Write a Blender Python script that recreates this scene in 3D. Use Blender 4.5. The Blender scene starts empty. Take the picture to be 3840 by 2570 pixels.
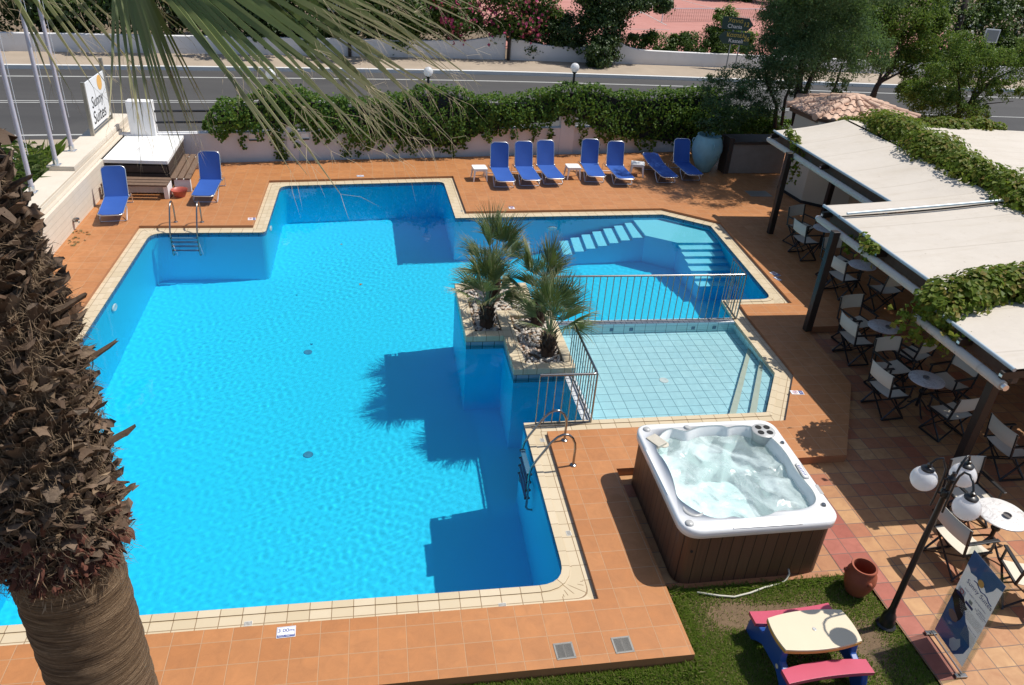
import bpy, bmesh, math, random
import numpy as np
from mathutils import Vector, Matrix
from mathutils.geometry import tessellate_polygon
random.seed(7); RNG = np.random.default_rng(7)
SC = bpy.context.scene; COL = SC.collection
PI = math.pi; rad = math.radians
# ------------------------------------------------------------------ camera geometry (for reading positions on the ground)
CAM = Vector((0, 0, 8.0)); FPX = 2900.0; IW, IH = 3840, 2570
def cam_axes():
    p, r, y = rad(30), rad(-4.33), rad(11.25)
    f0 = Vector((math.sin(y), math.cos(y), 0)); r0 = Vector((math.cos(y), -math.sin(y), 0)); u = Vector((0, 0, 1))
    f = f0*math.cos(p) - u*math.sin(p); d0 = f.cross(r0)
    return r0*math.cos(r) + d0*math.sin(r), -r0*math.sin(r) + d0*math.cos(r), f
AX, AY, AZ = cam_axes()
def ray(x, y): return AX*((x-IW/2)/FPX) + AY*((y-IH/2)/FPX) + AZ
def at_z(x, y, z=0.0):
    d = ray(x, y); return CAM + d*((z-CAM.z)/d.z)
def at_y(x, y, Y):
    d = ray(x, y); return CAM + d*(Y/d.y)
# ------------------------------------------------------------------ mesh builder
class MB:
    def __init__(s): s.v = []; s.f = []; s.m = []; s.uv = None
    def add(s, vs, fs, mi=0):
        o = len(s.v); s.v += [tuple(p) for p in vs]
        for f in fs: s.f.append(tuple(i+o for i in f)); s.m.append(mi)
    def box(s, c, d, rot=None, mi=0, taper=1.0):
        x, y, z = d[0]/2, d[1]/2, d[2]/2; P = []
        for k in (-1, 1):
            t = taper if k > 0 else 1
            for a, b in ((-1, -1), (1, -1), (1, 1), (-1, 1)): P.append(Vector((a*x*t, b*y*t, k*z)))
        if rot is not None: P = [rot @ p for p in P]
        c = Vector(c); s.add([p+c for p in P], [(0,3,2,1),(4,5,6,7),(0,1,5,4),(1,2,6,5),(2,3,7,6),(3,0,4,7)], mi)
    def bar(s, p, q, w, h=None, mi=0, up=(0,0,1)):
        p, q = Vector(p), Vector(q); h = h or w; d = (q-p); L = d.length
        if L < 1e-6: return
        d /= L; u = Vector(up)
        if abs(d.dot(u)) > .98: u = Vector((0,1,0))
        x = d.cross(u).normalized(); y = x.cross(d)
        s.box((p+q)/2, (w, L, h), Matrix((x, d, y)).transposed(), mi)
    def tube(s, pts, r, n=8, mi=0, cap=True, closed=False):
        pts = [Vector(p) for p in pts]; N = len(pts); rs = r if isinstance(r, (list, tuple)) else [r]*N
        base = None; rings = []
        for i, p in enumerate(pts):
            a = pts[i-1] if (i > 0 or closed) else p; b = pts[(i+1) % N] if (i < N-1 or closed) else p
            d = (b-a).normalized()
            if base is None: base = d.orthogonal().normalized()
            base = (base - d*base.dot(d))
            base = base.normalized() if base.length > 1e-6 else d.orthogonal().normalized()
            e = d.cross(base); rings.append([p + (base*math.cos(2*PI*k/n) + e*math.sin(2*PI*k/n))*rs[i] for k in range(n)])
        V = [p for rg in rings for p in rg]; F = []
        for i in range(N if closed else N-1):
            j = (i+1) % N
            for k in range(n): F.append((i*n+k, i*n+(k+1) % n, j*n+(k+1) % n, j*n+k))
        if cap and not closed: F.append(tuple(range(n-1, -1, -1))); F.append(tuple((N-1)*n+k for k in range(n)))
        s.add(V, F, mi)
    def lathe(s, prof, c=(0,0,0), n=24, mi=0, rot=None, wob=None):
        c = Vector(c); V = []; F = []
        for r, z in prof:
            for k in range(n):
                a = 2*PI*k/n; rr = r*(1+(wob(a, z) if wob else 0)); p = Vector((rr*math.cos(a), rr*math.sin(a), z))
                V.append(c + (rot @ p if rot is not None else p))
        for i in range(len(prof)-1):
            for k in range(n): F.append((i*n+k, i*n+(k+1) % n, (i+1)*n+(k+1) % n, (i+1)*n+k))
        if prof[0][0] > 1e-5: F.append(tuple(range(n-1, -1, -1)))
        if prof[-1][0] > 1e-5: F.append(tuple((len(prof)-1)*n+k for k in range(n)))
        s.add(V, F, mi)
    def sphere(s, c, r, n=16, mi=0, sq=(1,1,1)):
        m = n//2; V = []; F = []; c = Vector(c)
        for i in range(m+1):
            t = PI*i/m
            for k in range(n):
                a = 2*PI*k/n; V.append(c+Vector((r*sq[0]*math.sin(t)*math.cos(a), r*sq[1]*math.sin(t)*math.sin(a), -r*sq[2]*math.cos(t))))
        for i in range(m):
            for k in range(n): F.append((i*n+k, i*n+(k+1) % n, (i+1)*n+(k+1) % n, (i+1)*n+k))
        s.add(V, F, mi)
    def prism(s, poly, z0, z1, mi=0, top=True, bot=True, side=True):
        n = len(poly); V = [(p[0], p[1], z0) for p in poly] + [(p[0], p[1], z1) for p in poly]; F = []
        if side: F += [(i, (i+1) % n, n+(i+1) % n, n+i) for i in range(n)]
        T = tessellate_polygon([[Vector((p[0], p[1], 0)) for p in poly]])
        for t in T:
            a, b, c = (Vector((*poly[k][:2], 0)) for k in t)
            if (b-a).cross(c-a).z < 0: t = t[::-1]
            if top: F.append(tuple(n+k for k in t))
            if bot: F.append(tuple(t[::-1]))
        s.add(V, F, mi)
    def quad(s, a, b, c, d, mi=0): s.add([a, b, c, d], [(0,1,2,3)], mi)
    def build(s, name, mats, parent=None, smooth=False, bevel=0, seg=2):
        me = bpy.data.meshes.new(name); me.from_pydata(s.v, [], s.f)
        mats = mats if isinstance(mats, (list, tuple)) else [mats]
        for m in mats: me.materials.append(m)
        if len(mats) > 1: me.polygons.foreach_set('material_index', s.m)
        if s.uv is not None:
            ul = me.uv_layers.new(name='UVMap'); vi = np.empty(len(me.loops), int); me.loops.foreach_get('vertex_index', vi)
            ul.data.foreach_set('uv', np.array(s.uv, float)[vi].ravel())
        if smooth:
            me.polygons.foreach_set('use_smooth', [True]*len(me.polygons))
            if smooth is not True: me.set_sharp_from_angle(angle=rad(smooth))
        me.update(); o = bpy.data.objects.new(name, me); COL.objects.link(o)
        if parent is not None: o.parent = parent
        if bevel:
            b = o.modifiers.new('bevel', 'BEVEL'); b.width = bevel; b.segments = seg; b.limit_method = 'ANGLE'; b.angle_limit = rad(40); b.harden_normals = False
        return o
def np_mesh(name, V, F, mat, parent=None, smooth=False):
    me = bpy.data.meshes.new(name); me.from_pydata(V.reshape(-1, 3).tolist(), [], F.tolist())
    me.materials.append(mat)
    if smooth: me.polygons.foreach_set('use_smooth', [True]*len(me.polygons))
    me.update(); o = bpy.data.objects.new(name, me); COL.objects.link(o)
    if parent is not None: o.parent = parent
    return o
def tag(o, label=None, cat=None, group=None, kind=None):
    if label: o['label'] = label
    if cat: o['category'] = cat
    if group: o['group'] = group
    if kind: o['kind'] = kind
    return o
def thing(name, label, cat, loc=(0,0,0), rz=0, group=None):
    o = bpy.data.objects.new(name, None); COL.objects.link(o); o.location = loc; o.rotation_euler = (0, 0, rz); o.empty_display_size = .2
    return tag(o, label, cat, group)
def copy_tree(o, parent=None):
    c = o.copy(); COL.objects.link(c); c.parent = parent
    for ch in list(o.children): copy_tree(ch, c)
    return c
def place(root, loc, rz, label, sc=1.0, group=None):
    root.location = loc; root.rotation_euler = (0, 0, rz); root.scale = (sc, sc, sc); root['label'] = label
    if group: root['group'] = group
    return root
def structure(o): o['kind'] = 'structure'; return o
def text_part(name, body, size, mat, parent, loc, rot, align='CENTER', ext=.0015, sx=1.0, shear=0.0):
    cu = bpy.data.curves.new(name, 'FONT'); cu.body = body; cu.size = size; cu.align_x = align; cu.align_y = 'CENTER'; cu.extrude = ext; cu.shear = shear
    t = bpy.data.objects.new(name, cu); COL.objects.link(t); me = bpy.data.meshes.new_from_object(t.evaluated_get(bpy.context.evaluated_depsgraph_get())); bpy.data.objects.remove(t)
    me.materials.clear(); me.materials.append(mat); o = bpy.data.objects.new(name, me); COL.objects.link(o); o.parent = parent; o.location = loc; o.rotation_euler = rot; o.scale = (sx, 1, 1)
    return o
# ------------------------------------------------------------------ materials
class G:
    def __init__(s, name):
        s.m = bpy.data.materials.new(name); s.m.use_nodes = True; s.nt = s.m.node_tree; s.nt.nodes.clear()
        s.out = s.nt.nodes.new('ShaderNodeOutputMaterial'); s._geo = None
    def n(s, t, ins=None, **at):
        nd = s.nt.nodes.new('ShaderNode'+t)
        for k, v in at.items(): setattr(nd, k, v)
        for k, v in (ins or {}).items(): s.set(nd.inputs[k], v)
        return nd
    def set(s, sock, v):
        if isinstance(v, bpy.types.NodeSocket): s.nt.links.new(v, sock)
        elif isinstance(v, (tuple, list)) and sock.type == 'RGBA' and len(v) == 3: sock.default_value = (*v, 1)
        else: sock.default_value = v
    def math(s, op, a, b=0.0, c=0.0): return s.n('Math', {0: a, 1: b, 2: c}, operation=op).outputs[0]
    def mix(s, f, a, b, blend='MIX'):
        nd = s.n('Mix', data_type='RGBA', blend_type=blend); s.set(nd.inputs[0], f); s.set(nd.inputs[6], a); s.set(nd.inputs[7], b); return nd.outputs[2]
    @property
    def pos(s): return s.n('NewGeometry').outputs['Position']
    @property
    def obj(s): return s.n('TexCoord').outputs['Object']
    @property
    def isl(s): return s.n('NewGeometry').outputs['Random Per Island']
    def noise(s, vec, scale, detail=3.0, rough=.55, dist=0.0, sv=None):
        if sv: vec = s.n('Mapping', {'Vector': vec, 'Scale': sv}).outputs[0]
        return s.n('TexNoise', {'Vector': vec, 'Scale': scale, 'Detail': detail, 'Roughness': rough, 'Distortion': dist}).outputs['Fac']
    def ramp(s, f, stops, interp='LINEAR'):
        nd = s.n('ValToRGB', {0: f}); e = nd.color_ramp.elements; nd.color_ramp.interpolation = interp
        while len(e) < len(stops): e.new(.5)
        for i, (p, c) in enumerate(stops): e[i].position = p; e[i].color = (*c, 1) if len(c) == 3 else c
        return nd.outputs[0]
    def rng(s, f, a, b, c=0.0, d=1.0): return s.n('MapRange', {0: f, 1: a, 2: b, 3: c, 4: d}).outputs[0]
    def bump(s, h, dist=.01, st=1.0): return s.n('Bump', {'Height': h, 'Distance': dist, 'Strength': st}).outputs[0]
    def bsdf(s, col, rough=.6, metal=0.0, spec=.5, normal=None, **kw):
        ins = {'Base Color': col, 'Roughness': rough, 'Metallic': metal, 'Specular IOR Level': spec}
        if normal is not None: ins['Normal'] = normal
        ins.update(kw); b = s.n('BsdfPrincipled', ins); s.nt.links.new(b.outputs[0], s.out.inputs[0]); return s.m
    def tiles(s, u, v, su, sv, gw):
        """grout mask (1 in the joint) and a random value per tile"""
        a = s.math('DIVIDE', u, su); b = s.math('DIVIDE', v, sv)
        fa = s.math('FRACT', a); fb = s.math('FRACT', b)
        da = s.math('MULTIPLY', s.math('MINIMUM', fa, s.math('SUBTRACT', 1.0, fa)), su); db = s.math('MULTIPLY', s.math('MINIMUM', fb, s.math('SUBTRACT', 1.0, fb)), sv)
        d = s.math('MINIMUM', da, db); mask = s.rng(d, gw*.5, gw*.5+.004, 1.0, 0.0)
        w = s.n('TexWhiteNoise', {'Vector': s.n('CombineXYZ', {0: s.math('FLOOR', a), 1: s.math('FLOOR', b), 2: 0.0}).outputs[0]}, noise_dimensions='3D')
        return mask, w.outputs['Value'], w.outputs['Color']
def plain(name, col, rough=.55, var=.12, scale=6.0, metal=0.0, spec=.5, bump=0.0, bscale=60.0):
    g = G(name); p = g.obj; f = g.noise(p, scale, 4); a = tuple(c*(1-var) for c in col); b = tuple(min(1, c*(1+var)) for c in col)
    nrm = g.bump(g.noise(p, bscale, 3), .004, bump) if bump else None
    return g.bsdf(g.mix(f, a, b), rough, metal, spec, nrm)
def leafmat(name, cols, rough=.5, trans=.3, spec=.35):
    g = G(name); c = g.ramp(g.isl, [(i/(len(cols)-1), k) for i, k in enumerate(cols)])
    n = g.noise(g.pos, 1.2, 2); c = g.mix(g.rng(n, .3, .7, 0.0, .35), c, tuple(x*.55 for x in cols[len(cols)//2]))
    b = g.n('BsdfPrincipled', {'Base Color': c, 'Roughness': rough, 'Specular IOR Level': spec}); t = g.n('BsdfTranslucent', {'Color': g.mix(.5, c, (.25, .4, .05))})
    m = g.n('MixShader', {0: trans, 1: b.outputs[0], 2: t.outputs[0]}); g.nt.links.new(m.outputs[0], g.out.inputs[0]); return g.m
M = {}
def deck_tiles(name, su, sv, c1, c2, c3, grout, gw, rough, ox=0.0, oy=0.0, spread=1.0, blot=.35):
    g = G(name); p = g.pos; s = g.n('SeparateXYZ', {0: p}); mask, r, rc = g.tiles(g.math('ADD', s.outputs[0], ox+50*su), g.math('ADD', s.outputs[1], oy+50*sv), su, sv, gw)
    pv = g.n('VectorMath', {0: p, 1: g.n('VectorMath', {0: rc, 'Scale': 20.0}, operation='SCALE').outputs[0]}, operation='ADD').outputs[0]
    blotch = g.noise(pv, 5.0, 4, .6, .6); fine = g.noise(p, 60, 3)
    c = g.ramp(r, [(0, c1), (.5, c2), (1, c3)]); c = g.mix(g.rng(blotch, .3, .75, 0.0, blot), c, tuple(x*.58 for x in c1)); c = g.mix(g.rng(fine, .35, .65, 0.0, .12), c, tuple(min(1, x*1.25) for x in c2))
    dirt = g.noise(p, .9, 5, .65); c = g.mix(g.rng(dirt, .42, .75, 0.0, .42), c, tuple(x*.72 for x in c2))
    c = g.mix(mask, c, grout); h = g.math('SUBTRACT', g.math('MULTIPLY', blotch, .3), mask)
    return g.bsdf(c, g.rng(blotch, .3, .7, rough-.08, rough+.1), 0, .4, g.bump(h, .004, .6))
M['deck'] = deck_tiles('terracotta_tile', .345, .332, (.435, .178, .063), (.465, .197, .072), (.495, .218, .083), (.44, .27, .15), .004, .5, .1, .05, blot=.5)
M['patio'] = deck_tiles('patio_tile', .295, .295, (.36, .115, .062), (.45, .225, .095), (.54, .315, .14), (.16, .11, .085), .008, .55, .03, .02, blot=.5)
def coping_mat():
    g = G('cream_coping_tile'); uv = g.n('UVMap').outputs[0]; s = g.n('SeparateXYZ', {0: uv}); u, v = s.outputs[0], s.outputs[1]
    f = g.math('FRACT', g.math('DIVIDE', u, .272)); du = g.math('MULTIPLY', g.math('MINIMUM', f, g.math('SUBTRACT', 1.0, f)), .272)
    d = du
    for k in (.115, .262): d = g.math('MINIMUM', d, g.math('ABSOLUTE', g.math('SUBTRACT', v, k)))
    mask = g.rng(d, .003, .007, 1.0, 0.0); n = g.noise(g.pos, 9, 4); k = g.noise(g.pos, 1.6, 4, .6)
    w = g.n('TexWhiteNoise', {'Vector': g.n('CombineXYZ', {0: g.math('FLOOR', g.math('DIVIDE', u, .272)), 1: g.math('FLOOR', g.math('MULTIPLY', v, 7.5)), 2: 0.0}).outputs[0]}).outputs['Value']
    c = g.mix(w, (.54, .44, .29), (.61, .51, .36)); c = g.mix(g.rng(n, .4, .8, 0.0, .25), c, (.54, .43, .27)); c = g.mix(g.rng(k, .55, .8, 0.0, .3), c, (.50, .42, .30))
    return g.bsdf(g.mix(mask, c, (.26, .17, .09)), .45, 0, .45, g.bump(g.math('SUBTRACT', 0.0, mask), .004, .7))
M['coping'] = coping_mat()
def cube_uv(g):
    p = g.n('SeparateXYZ', {0: g.pos}); nn = g.n('SeparateXYZ', {0: g.n('NewGeometry').outputs['Normal']})
    flat = g.math('GREATER_THAN', g.math('ABSOLUTE', nn.outputs[2]), .6); xw = g.math('GREATER_THAN', g.math('ABSOLUTE', nn.outputs[0]), .7)
    X, Y, Z = p.outputs[:3]
    u = g.math('ADD', g.math('MULTIPLY', xw, Y), g.math('MULTIPLY', g.math('SUBTRACT', 1.0, xw), X))
    v = g.math('ADD', g.math('MULTIPLY', flat, Y), g.math('MULTIPLY', g.math('SUBTRACT', 1.0, flat), Z))
    return g.math('ADD', u, 40.0), g.math('ADD', v, 40.0), Z, flat
def pool_paint():
    g = G('blue_pool_paint'); u, v, Z, flat = cube_uv(g)
    mask, r, rc = g.tiles(g.math('ADD', u, .02), v, .245, 8.0, .012)
    band = g.math('GREATER_THAN', Z, -.2)
    n = g.noise(g.pos, .5, 5, .6); k = g.noise(g.pos, 14, 4, .7)
    c = g.mix(n, (.011, .65, .93), (.014, .70, .95)); c = g.mix(g.rng(k, .45, .75, 0.0, .12), c, (.022, .74, .96))
    t = g.mix(mask, g.mix(r, (.045, .24, .48), (.065, .29, .56)), (.015, .05, .12))
    return g.bsdf(g.mix(band, c, t), .5, 0, .3)
M['paint'] = pool_paint()
def pale_tile():
    g = G('pale_blue_tile'); u, v, Z, flat = cube_uv(g)
    mask, r, rc = g.tiles(u, v, .245, .245, .0095)
    c = g.mix(r, (.52, .80, .87), (.58, .86, .92)); k = g.noise(g.pos, 3, 4); c = g.mix(g.rng(k, .4, .8, 0.0, .2), c, (.46, .76, .87))
    return g.bsdf(g.mix(mask, c, (.20, .38, .45)), .3, 0, .4)
M['pale'] = pale_tile()
def greytile():
    g = G('grey_blue_tile'); u, v, Z, flat = cube_uv(g)
    mask, r, rc = g.tiles(g.math('ADD', u, .05), g.math('ADD', v, .13), .245, .4, .011)
    return g.bsdf(g.mix(mask, g.mix(r, (.22, .30, .36), (.27, .35, .41)), (.05, .06, .07)), .35, 0, .4)
M['greytile'] = greytile()
def water_mat(name, tint):
    g = G(name)
    rf = g.n('BsdfRefraction', {'Color': tint, 'Roughness': 0.0, 'IOR': 1.33}); gl = g.n('BsdfGlossy', {'Color': (1, 1, 1), 'Roughness': .02}); fr = g.n('Fresnel', {'IOR': 1.33})
    m = g.n('MixShader', {0: fr.outputs[0], 1: rf.outputs[0], 2: gl.outputs[0]}); g.nt.links.new(m.outputs[0], g.out.inputs[0]); return g.m
M['water'] = water_mat('pool_water', (.93, 1, 1))
M['steel'] = plain('polished_steel', (.30, .29, .28), .24, .1, 30, 1.0)
M['alu'] = plain('aluminium', (.72, .73, .75), .32, .06, 30, .9)
M['white'] = plain('white_plastic', (.82, .82, .80), .4, .03, 8)
def plaster():
    g = G('white_plaster'); p = g.pos; n = g.noise(p, 1.3, 5, .65); s = g.noise(p, 2.6, 5, .7, .2, (1, 1, .22)); k = g.noise(p, 24, 3); z = g.n('SeparateXYZ', {0: p}).outputs[2]
    c = g.mix(n, (.68, .67, .67), (.80, .79, .79)); c = g.mix(g.rng(s, .52, .8, 0.0, .22), c, (.52, .50, .47)); c = g.mix(g.math('MULTIPLY', g.rng(z, .02, .28, .5, 0.0), n), c, (.42, .36, .30)); return g.bsdf(c, .88, 0, .25, g.bump(g.math('ADD', k, g.math('MULTIPLY', n, 3.0)), .006, .5))
M['plaster'] = plaster()
def board_mat():
    g = G('cream_board_marked_concrete'); p = g.obj; s = g.n('SeparateXYZ', {0: p}); z = s.outputs[2]
    f = g.math('FRACT', g.math('DIVIDE', z, .16)); d = g.math('MULTIPLY', g.math('MINIMUM', f, g.math('SUBTRACT', 1.0, f)), .16); j = g.rng(d, .0, .008, 1.0, 0.0)
    n = g.noise(p, 3.5, 5, .65); st = g.noise(p, 3, 4, .6, 0, (.25, .25, 6)); pit = g.noise(p, 45, 2)
    c = g.mix(n, (.60, .52, .42), (.70, .63, .53)); c = g.mix(g.rng(st, .45, .75, 0.0, .3), c, (.52, .45, .36)); c = g.mix(g.math('MULTIPLY', j, .35), c, (.35, .30, .24)); c = g.mix(g.rng(pit, .68, .75, 0.0, .5), c, (.34, .28, .2))
    return g.bsdf(c, .85, 0, .3, g.bump(g.math('SUBTRACT', g.math('MULTIPLY', st, .6), g.math('ADD', g.math('MULTIPLY', j, .6), g.rng(pit, .66, .75, 0.0, .8))), .008, .8))
M['board'] = board_mat()
M['creamwall'] = plain('cream_render', (.50, .44, .35), .85, .07, 1.8, bump=.3, bscale=40)
def canvas(name, c, c2, trans=.04):
    g = G(name); p = g.obj; n = g.noise(p, 1.1, 5, .6); k = g.noise(p, 30, 3); s = g.noise(p, 2.0, 4, .6, 0, (.3, 3, 1))
    col = g.mix(n, c, c2); col = g.mix(g.rng(s, .5, .8, 0.0, .25), col, tuple(x*.8 for x in c)); b = g.n('BsdfPrincipled', {'Base Color': col, 'Roughness': .8, 'Specular IOR Level': .2, 'Normal': g.bump(g.math('ADD', g.math('MULTIPLY', s, 2.0), g.math('MULTIPLY', k, .1)), .02, .35)})
    t = g.n('BsdfTranslucent', {'Color': col}); m = g.n('MixShader', {0: trans, 1: b.outputs[0], 2: t.outputs[0]}); g.nt.links.new(m.outputs[0], g.out.inputs[0]); return g.m
def awnmat():
    g = G('cream_awning_cloth'); p = g.pos; s = g.n('SeparateXYZ', {0: p}); n = g.noise(p, .8, 6, .65); k = g.noise(p, 5, 5, .7); st = g.noise(p, 1.4, 5, .65, .3, (.35, 2.2, 1)); sp = g.noise(p, 13, 2)
    col = g.mix(n, (.53, .475, .405), (.64, .585, .52)); f = g.math('FRACT', g.math('DIVIDE', s.outputs[1], 1.22)); d = g.math('MULTIPLY', g.math('MINIMUM', f, g.math('SUBTRACT', 1.0, f)), 1.22)
    col = g.mix(g.rng(d, .012, .022, .35, 0.0), col, (.36, .31, .25)); col = g.mix(g.rng(st, .5, .78, 0.0, .45), col, (.45, .385, .30)); col = g.mix(g.rng(k, .58, .75, 0.0, .3), col, (.42, .36, .28)); col = g.mix(g.rng(sp, .74, .78, 0.0, .6), col, (.2, .16, .1))
    w = g.noise(p, 2.2, 4, .55, .4, (.5, 1.6, 1)); b = g.n('BsdfPrincipled', {'Base Color': col, 'Roughness': .85, 'Specular IOR Level': .15, 'Normal': g.bump(g.math('ADD', w, g.math('MULTIPLY', d, -.05)), .06, .5)}); t = g.n('BsdfTranslucent', {'Color': col}); m = g.n('MixShader', {0: .03, 1: b.outputs[0], 2: t.outputs[0]}); g.nt.links.new(m.outputs[0], g.out.inputs[0]); return g.m
M['awning'] = awnmat()
M['chaircloth'] = canvas('cream_chair_canvas', (.62, .55, .44), (.70, .63, .52))
M['brown'] = plain('dark_brown_timber', (.022, .014, .011), .5, .3, 12)
M['black'] = plain('black_metal', (.012, .012, .014), .35, .2, 20)
def opal():
    g = G('opal_globe'); b = g.n('BsdfPrincipled', {'Base Color': (.85,.85,.86,1), 'Roughness': .15}); t = g.n('BsdfTranslucent', {'Color': (.85,.85,.86,1)}); m = g.n('MixShader', {0: .45, 1: b.outputs[0], 2: t.outputs[0]}); g.nt.links.new(m.outputs[0], g.out.inputs[0]); return g.m
M['globe'] = opal()
def blue_mesh():
    g = G('blue_sling_fabric'); p = g.obj; s = g.n('SeparateXYZ', {0: p}); n = g.noise(p, 3, 4); w = g.noise(p, 6, 3, .6, 0, (6, .6, 1)); k = g.noise(p, 140, 2)
    c = g.mix(n, (.030, .105, .42), (.045, .145, .52)); c = g.mix(g.rng(w, .5, .8, 0.0, .35), c, (.06, .12, .38)); c = g.mix(g.rng(k, .4, .6, 0.0, .2), c, (.02, .08, .34))
    b = g.n('BsdfPrincipled', {'Base Color': c, 'Roughness': .6, 'Specular IOR Level': .3, 'Normal': g.bump(k, .002, .4)}); t = g.n('BsdfTranslucent', {'Color': g.mix(.5, c, (.15, .2, .6))})
    m = g.n('MixShader', {0: .22, 1: b.outputs[0], 2: t.outputs[0]}); g.nt.links.new(m.outputs[0], g.out.inputs[0]); return g.m
M['blue'] = blue_mesh()
M['wood'] = plain('weathered_timber', (.16, .10, .065), .8, .45, 14)
M['darkwood'] = plain('dark_stained_timber', (.05, .033, .025), .7, .35, 12)
M['redtub'] = plain('red_plastic', (.42, .10, .07), .45, .1, 8)
M['terra'] = plain('terracotta_pot', (.30, .075, .035), .7, .25, 9, bump=.3)
M['urn'] = plain('turquoise_glaze', (.22, .42, .48), .55, .2, 5, bump=.2)
M['signwhite'] = plain('sign_white', (.75, .76, .78), .4, .03, 20)
M['signblue'] = plain('sign_blue', (.02, .04, .22), .4, .05, 20)
M['signred'] = plain('sign_red', (.5, .03, .04), .4, .05, 20)
M['grate'] = plain('grate_plastic', (.62, .60, .55), .5, .1, 40)
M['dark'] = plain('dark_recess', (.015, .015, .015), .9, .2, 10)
M['drain'] = plain('galvanised_drain', (.36, .34, .30), .4, .2, 40, .6)
# ------------------------------------------------------------------ camera, light, world
cam = bpy.data.cameras.new('camera'); co = bpy.data.objects.new('camera', cam); COL.objects.link(co); SC.camera = co
cam.sensor_width = 36; cam.lens = 36*FPX/IW; cam.clip_start = .1; cam.clip_end = 1000; co.location = CAM
co.rotation_euler = Matrix((AX, -AY, -AZ)).transposed().to_euler()
SUN = Vector((.575, .09, 1)).normalized()
sl = bpy.data.lights.new('sun', 'SUN'); sl.energy = 4.2; sl.angle = rad(.5); sl.color = (1, .955, .88); so = bpy.data.objects.new('sun', sl); COL.objects.link(so)
so.rotation_euler = SUN.to_track_quat('Z', 'Y').to_euler(); so.location = (10, 0, 30); sl.cycles.is_caustics_light = True
W = bpy.data.worlds.new('World'); SC.world = W; W.use_nodes = True
sk = W.node_tree.nodes.new('ShaderNodeTexSky'); sk.sky_type = 'NISHITA'; sk.sun_disc = False; sk.sun_elevation = math.asin(SUN.z); sk.sun_rotation = math.atan2(SUN.x, SUN.y)
W.node_tree.links.new(sk.outputs[0], W.node_tree.nodes['Background'].inputs[0]); W.node_tree.nodes['Background'].inputs[1].default_value = .098
SC.view_settings.view_transform = 'Standard'; SC.view_settings.look = 'None'; SC.view_settings.exposure = 0.25; SC.view_settings.gamma = 1.0
cy = SC.cycles; cy.use_denoising = True; cy.max_bounces = 14; cy.diffuse_bounces = 8; cy.glossy_bounces = 3; cy.transmission_bounces = 8; cy.transparent_max_bounces = 12
cy.caustics_reflective = False; cy.caustics_refractive = True; cy.sample_clamp_indirect = 6; cy.blur_glossy = .5
def wet(*os):
    for o in os: o.cycles.is_caustics_receiver = True
# ------------------------------------------------------------------ polygon helpers
def offset(poly, d):
    n = len(poly); out = []
    for i in range(n):
        a, b, c = (Vector(poly[k % n][:2]) for k in (i-1, i, i+1))
        e1 = (b-a).normalized(); e2 = (c-b).normalized(); n1 = Vector((e1.y, -e1.x)); n2 = Vector((e2.y, -e2.x))
        m = (n1+n2); m = m/m.length; out.append(b + m*(d/max(.3, m.dot(n1))))
    return out
def rounded(poly, radii, seg=6):
    """returns points and the corner each belongs to"""
    n = len(poly); P = []; I = []
    for i in range(n):
        b = Vector(poly[i][:2]); r = radii.get(i, 0)
        if not r: P.append(b); I.append(i); continue
        a = Vector(poly[i-1][:2]); c = Vector(poly[(i+1) % n][:2]); e1 = (a-b).normalized(); e2 = (c-b).normalized()
        p1 = b+e1*r; p2 = b+e2*r
        for k in range(seg+1):
            t = k/seg; P.append(p1*(1-t)**2 + b*2*t*(1-t) + p2*t*t); I.append(i)
    return P, I
def tess(loops):
    V = []; L = []
    for l in loops: L.append([Vector((p[0], p[1], 0)) for p in l]); V += L[-1]
    F = []
    for t in tessellate_polygon(L):
        a, b, c = (V[k] for k in t); F.append(t if (b-a).cross(c-a).z > 0 else t[::-1])
    return V, F
def sheet(name, loops, z, mat):
    V, F = tess(loops); b = MB(); b.add([(p.x, p.y, z) for p in V], F); return structure(b.build(name, mat))
# ------------------------------------------------------------------ pool outline
POUT = [(2.46,10.78),(7.05,10.80),(7.85,12.11),(7.92,14.3),(8.02,15.32),(9.34,15.35),(9.63,20.02),(8.46,20.94),(2.20,20.57),(2.12,23.72),(-2.82,23.14),(-2.85,19.5),(-5.64,19.45),(-5.75,7.15),(2.42,7.12)]
RAD = {5: .3, 9: .25, 10: .3, 11: .16, 12: .35, 13: .35, 14: .4}
PIN, PIDX = rounded(POUT, RAD); CW = .35; POFF = offset(POUT, CW); PLIP = offset([tuple(p) for p in PIN], .112)
def coping():
    b = MB(); uv = []; n = len(PIN); u = 0
    for i in range(n):
        j = (i+1) % n; a, c = PIN[i], PIN[j]; d = c-a; L = d.length
        if L < 1e-6: continue
        d /= L; A2, C2 = PLIP[i], PLIP[j]; A3, C3 = POFF[PIDX[i]], POFF[PIDX[j]]
        def U(p): return u + (p-a).dot(d)
        def face(q, z, w):
            b.add([(p.x, p.y, zz) for p, zz in zip(q, z)], [tuple(range(len(q)))]); uv.extend([(U(p), ww) for p, ww in zip(q, w)])
        face([a, A2, C2, c], [.014]*4, [0, .11, .11, 0])
        face([a, c, c, a], [.014, .014, -.07, -.07], [.05]*4)
        face([A2, A2, C2, C2], [.014, 0, 0, .014], [.115]*4)
        if (A3-C3).length > 1e-5: face([A2, A3, C3, C2], [0]*4, [.12, CW, CW, .12])
        else: face([A2, A3, C2], [0]*3, [.12, CW, .12])
        u += L
    b.uv = uv; o = b.build('pool_coping', M['coping']); return structure(o)
coping()
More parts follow.
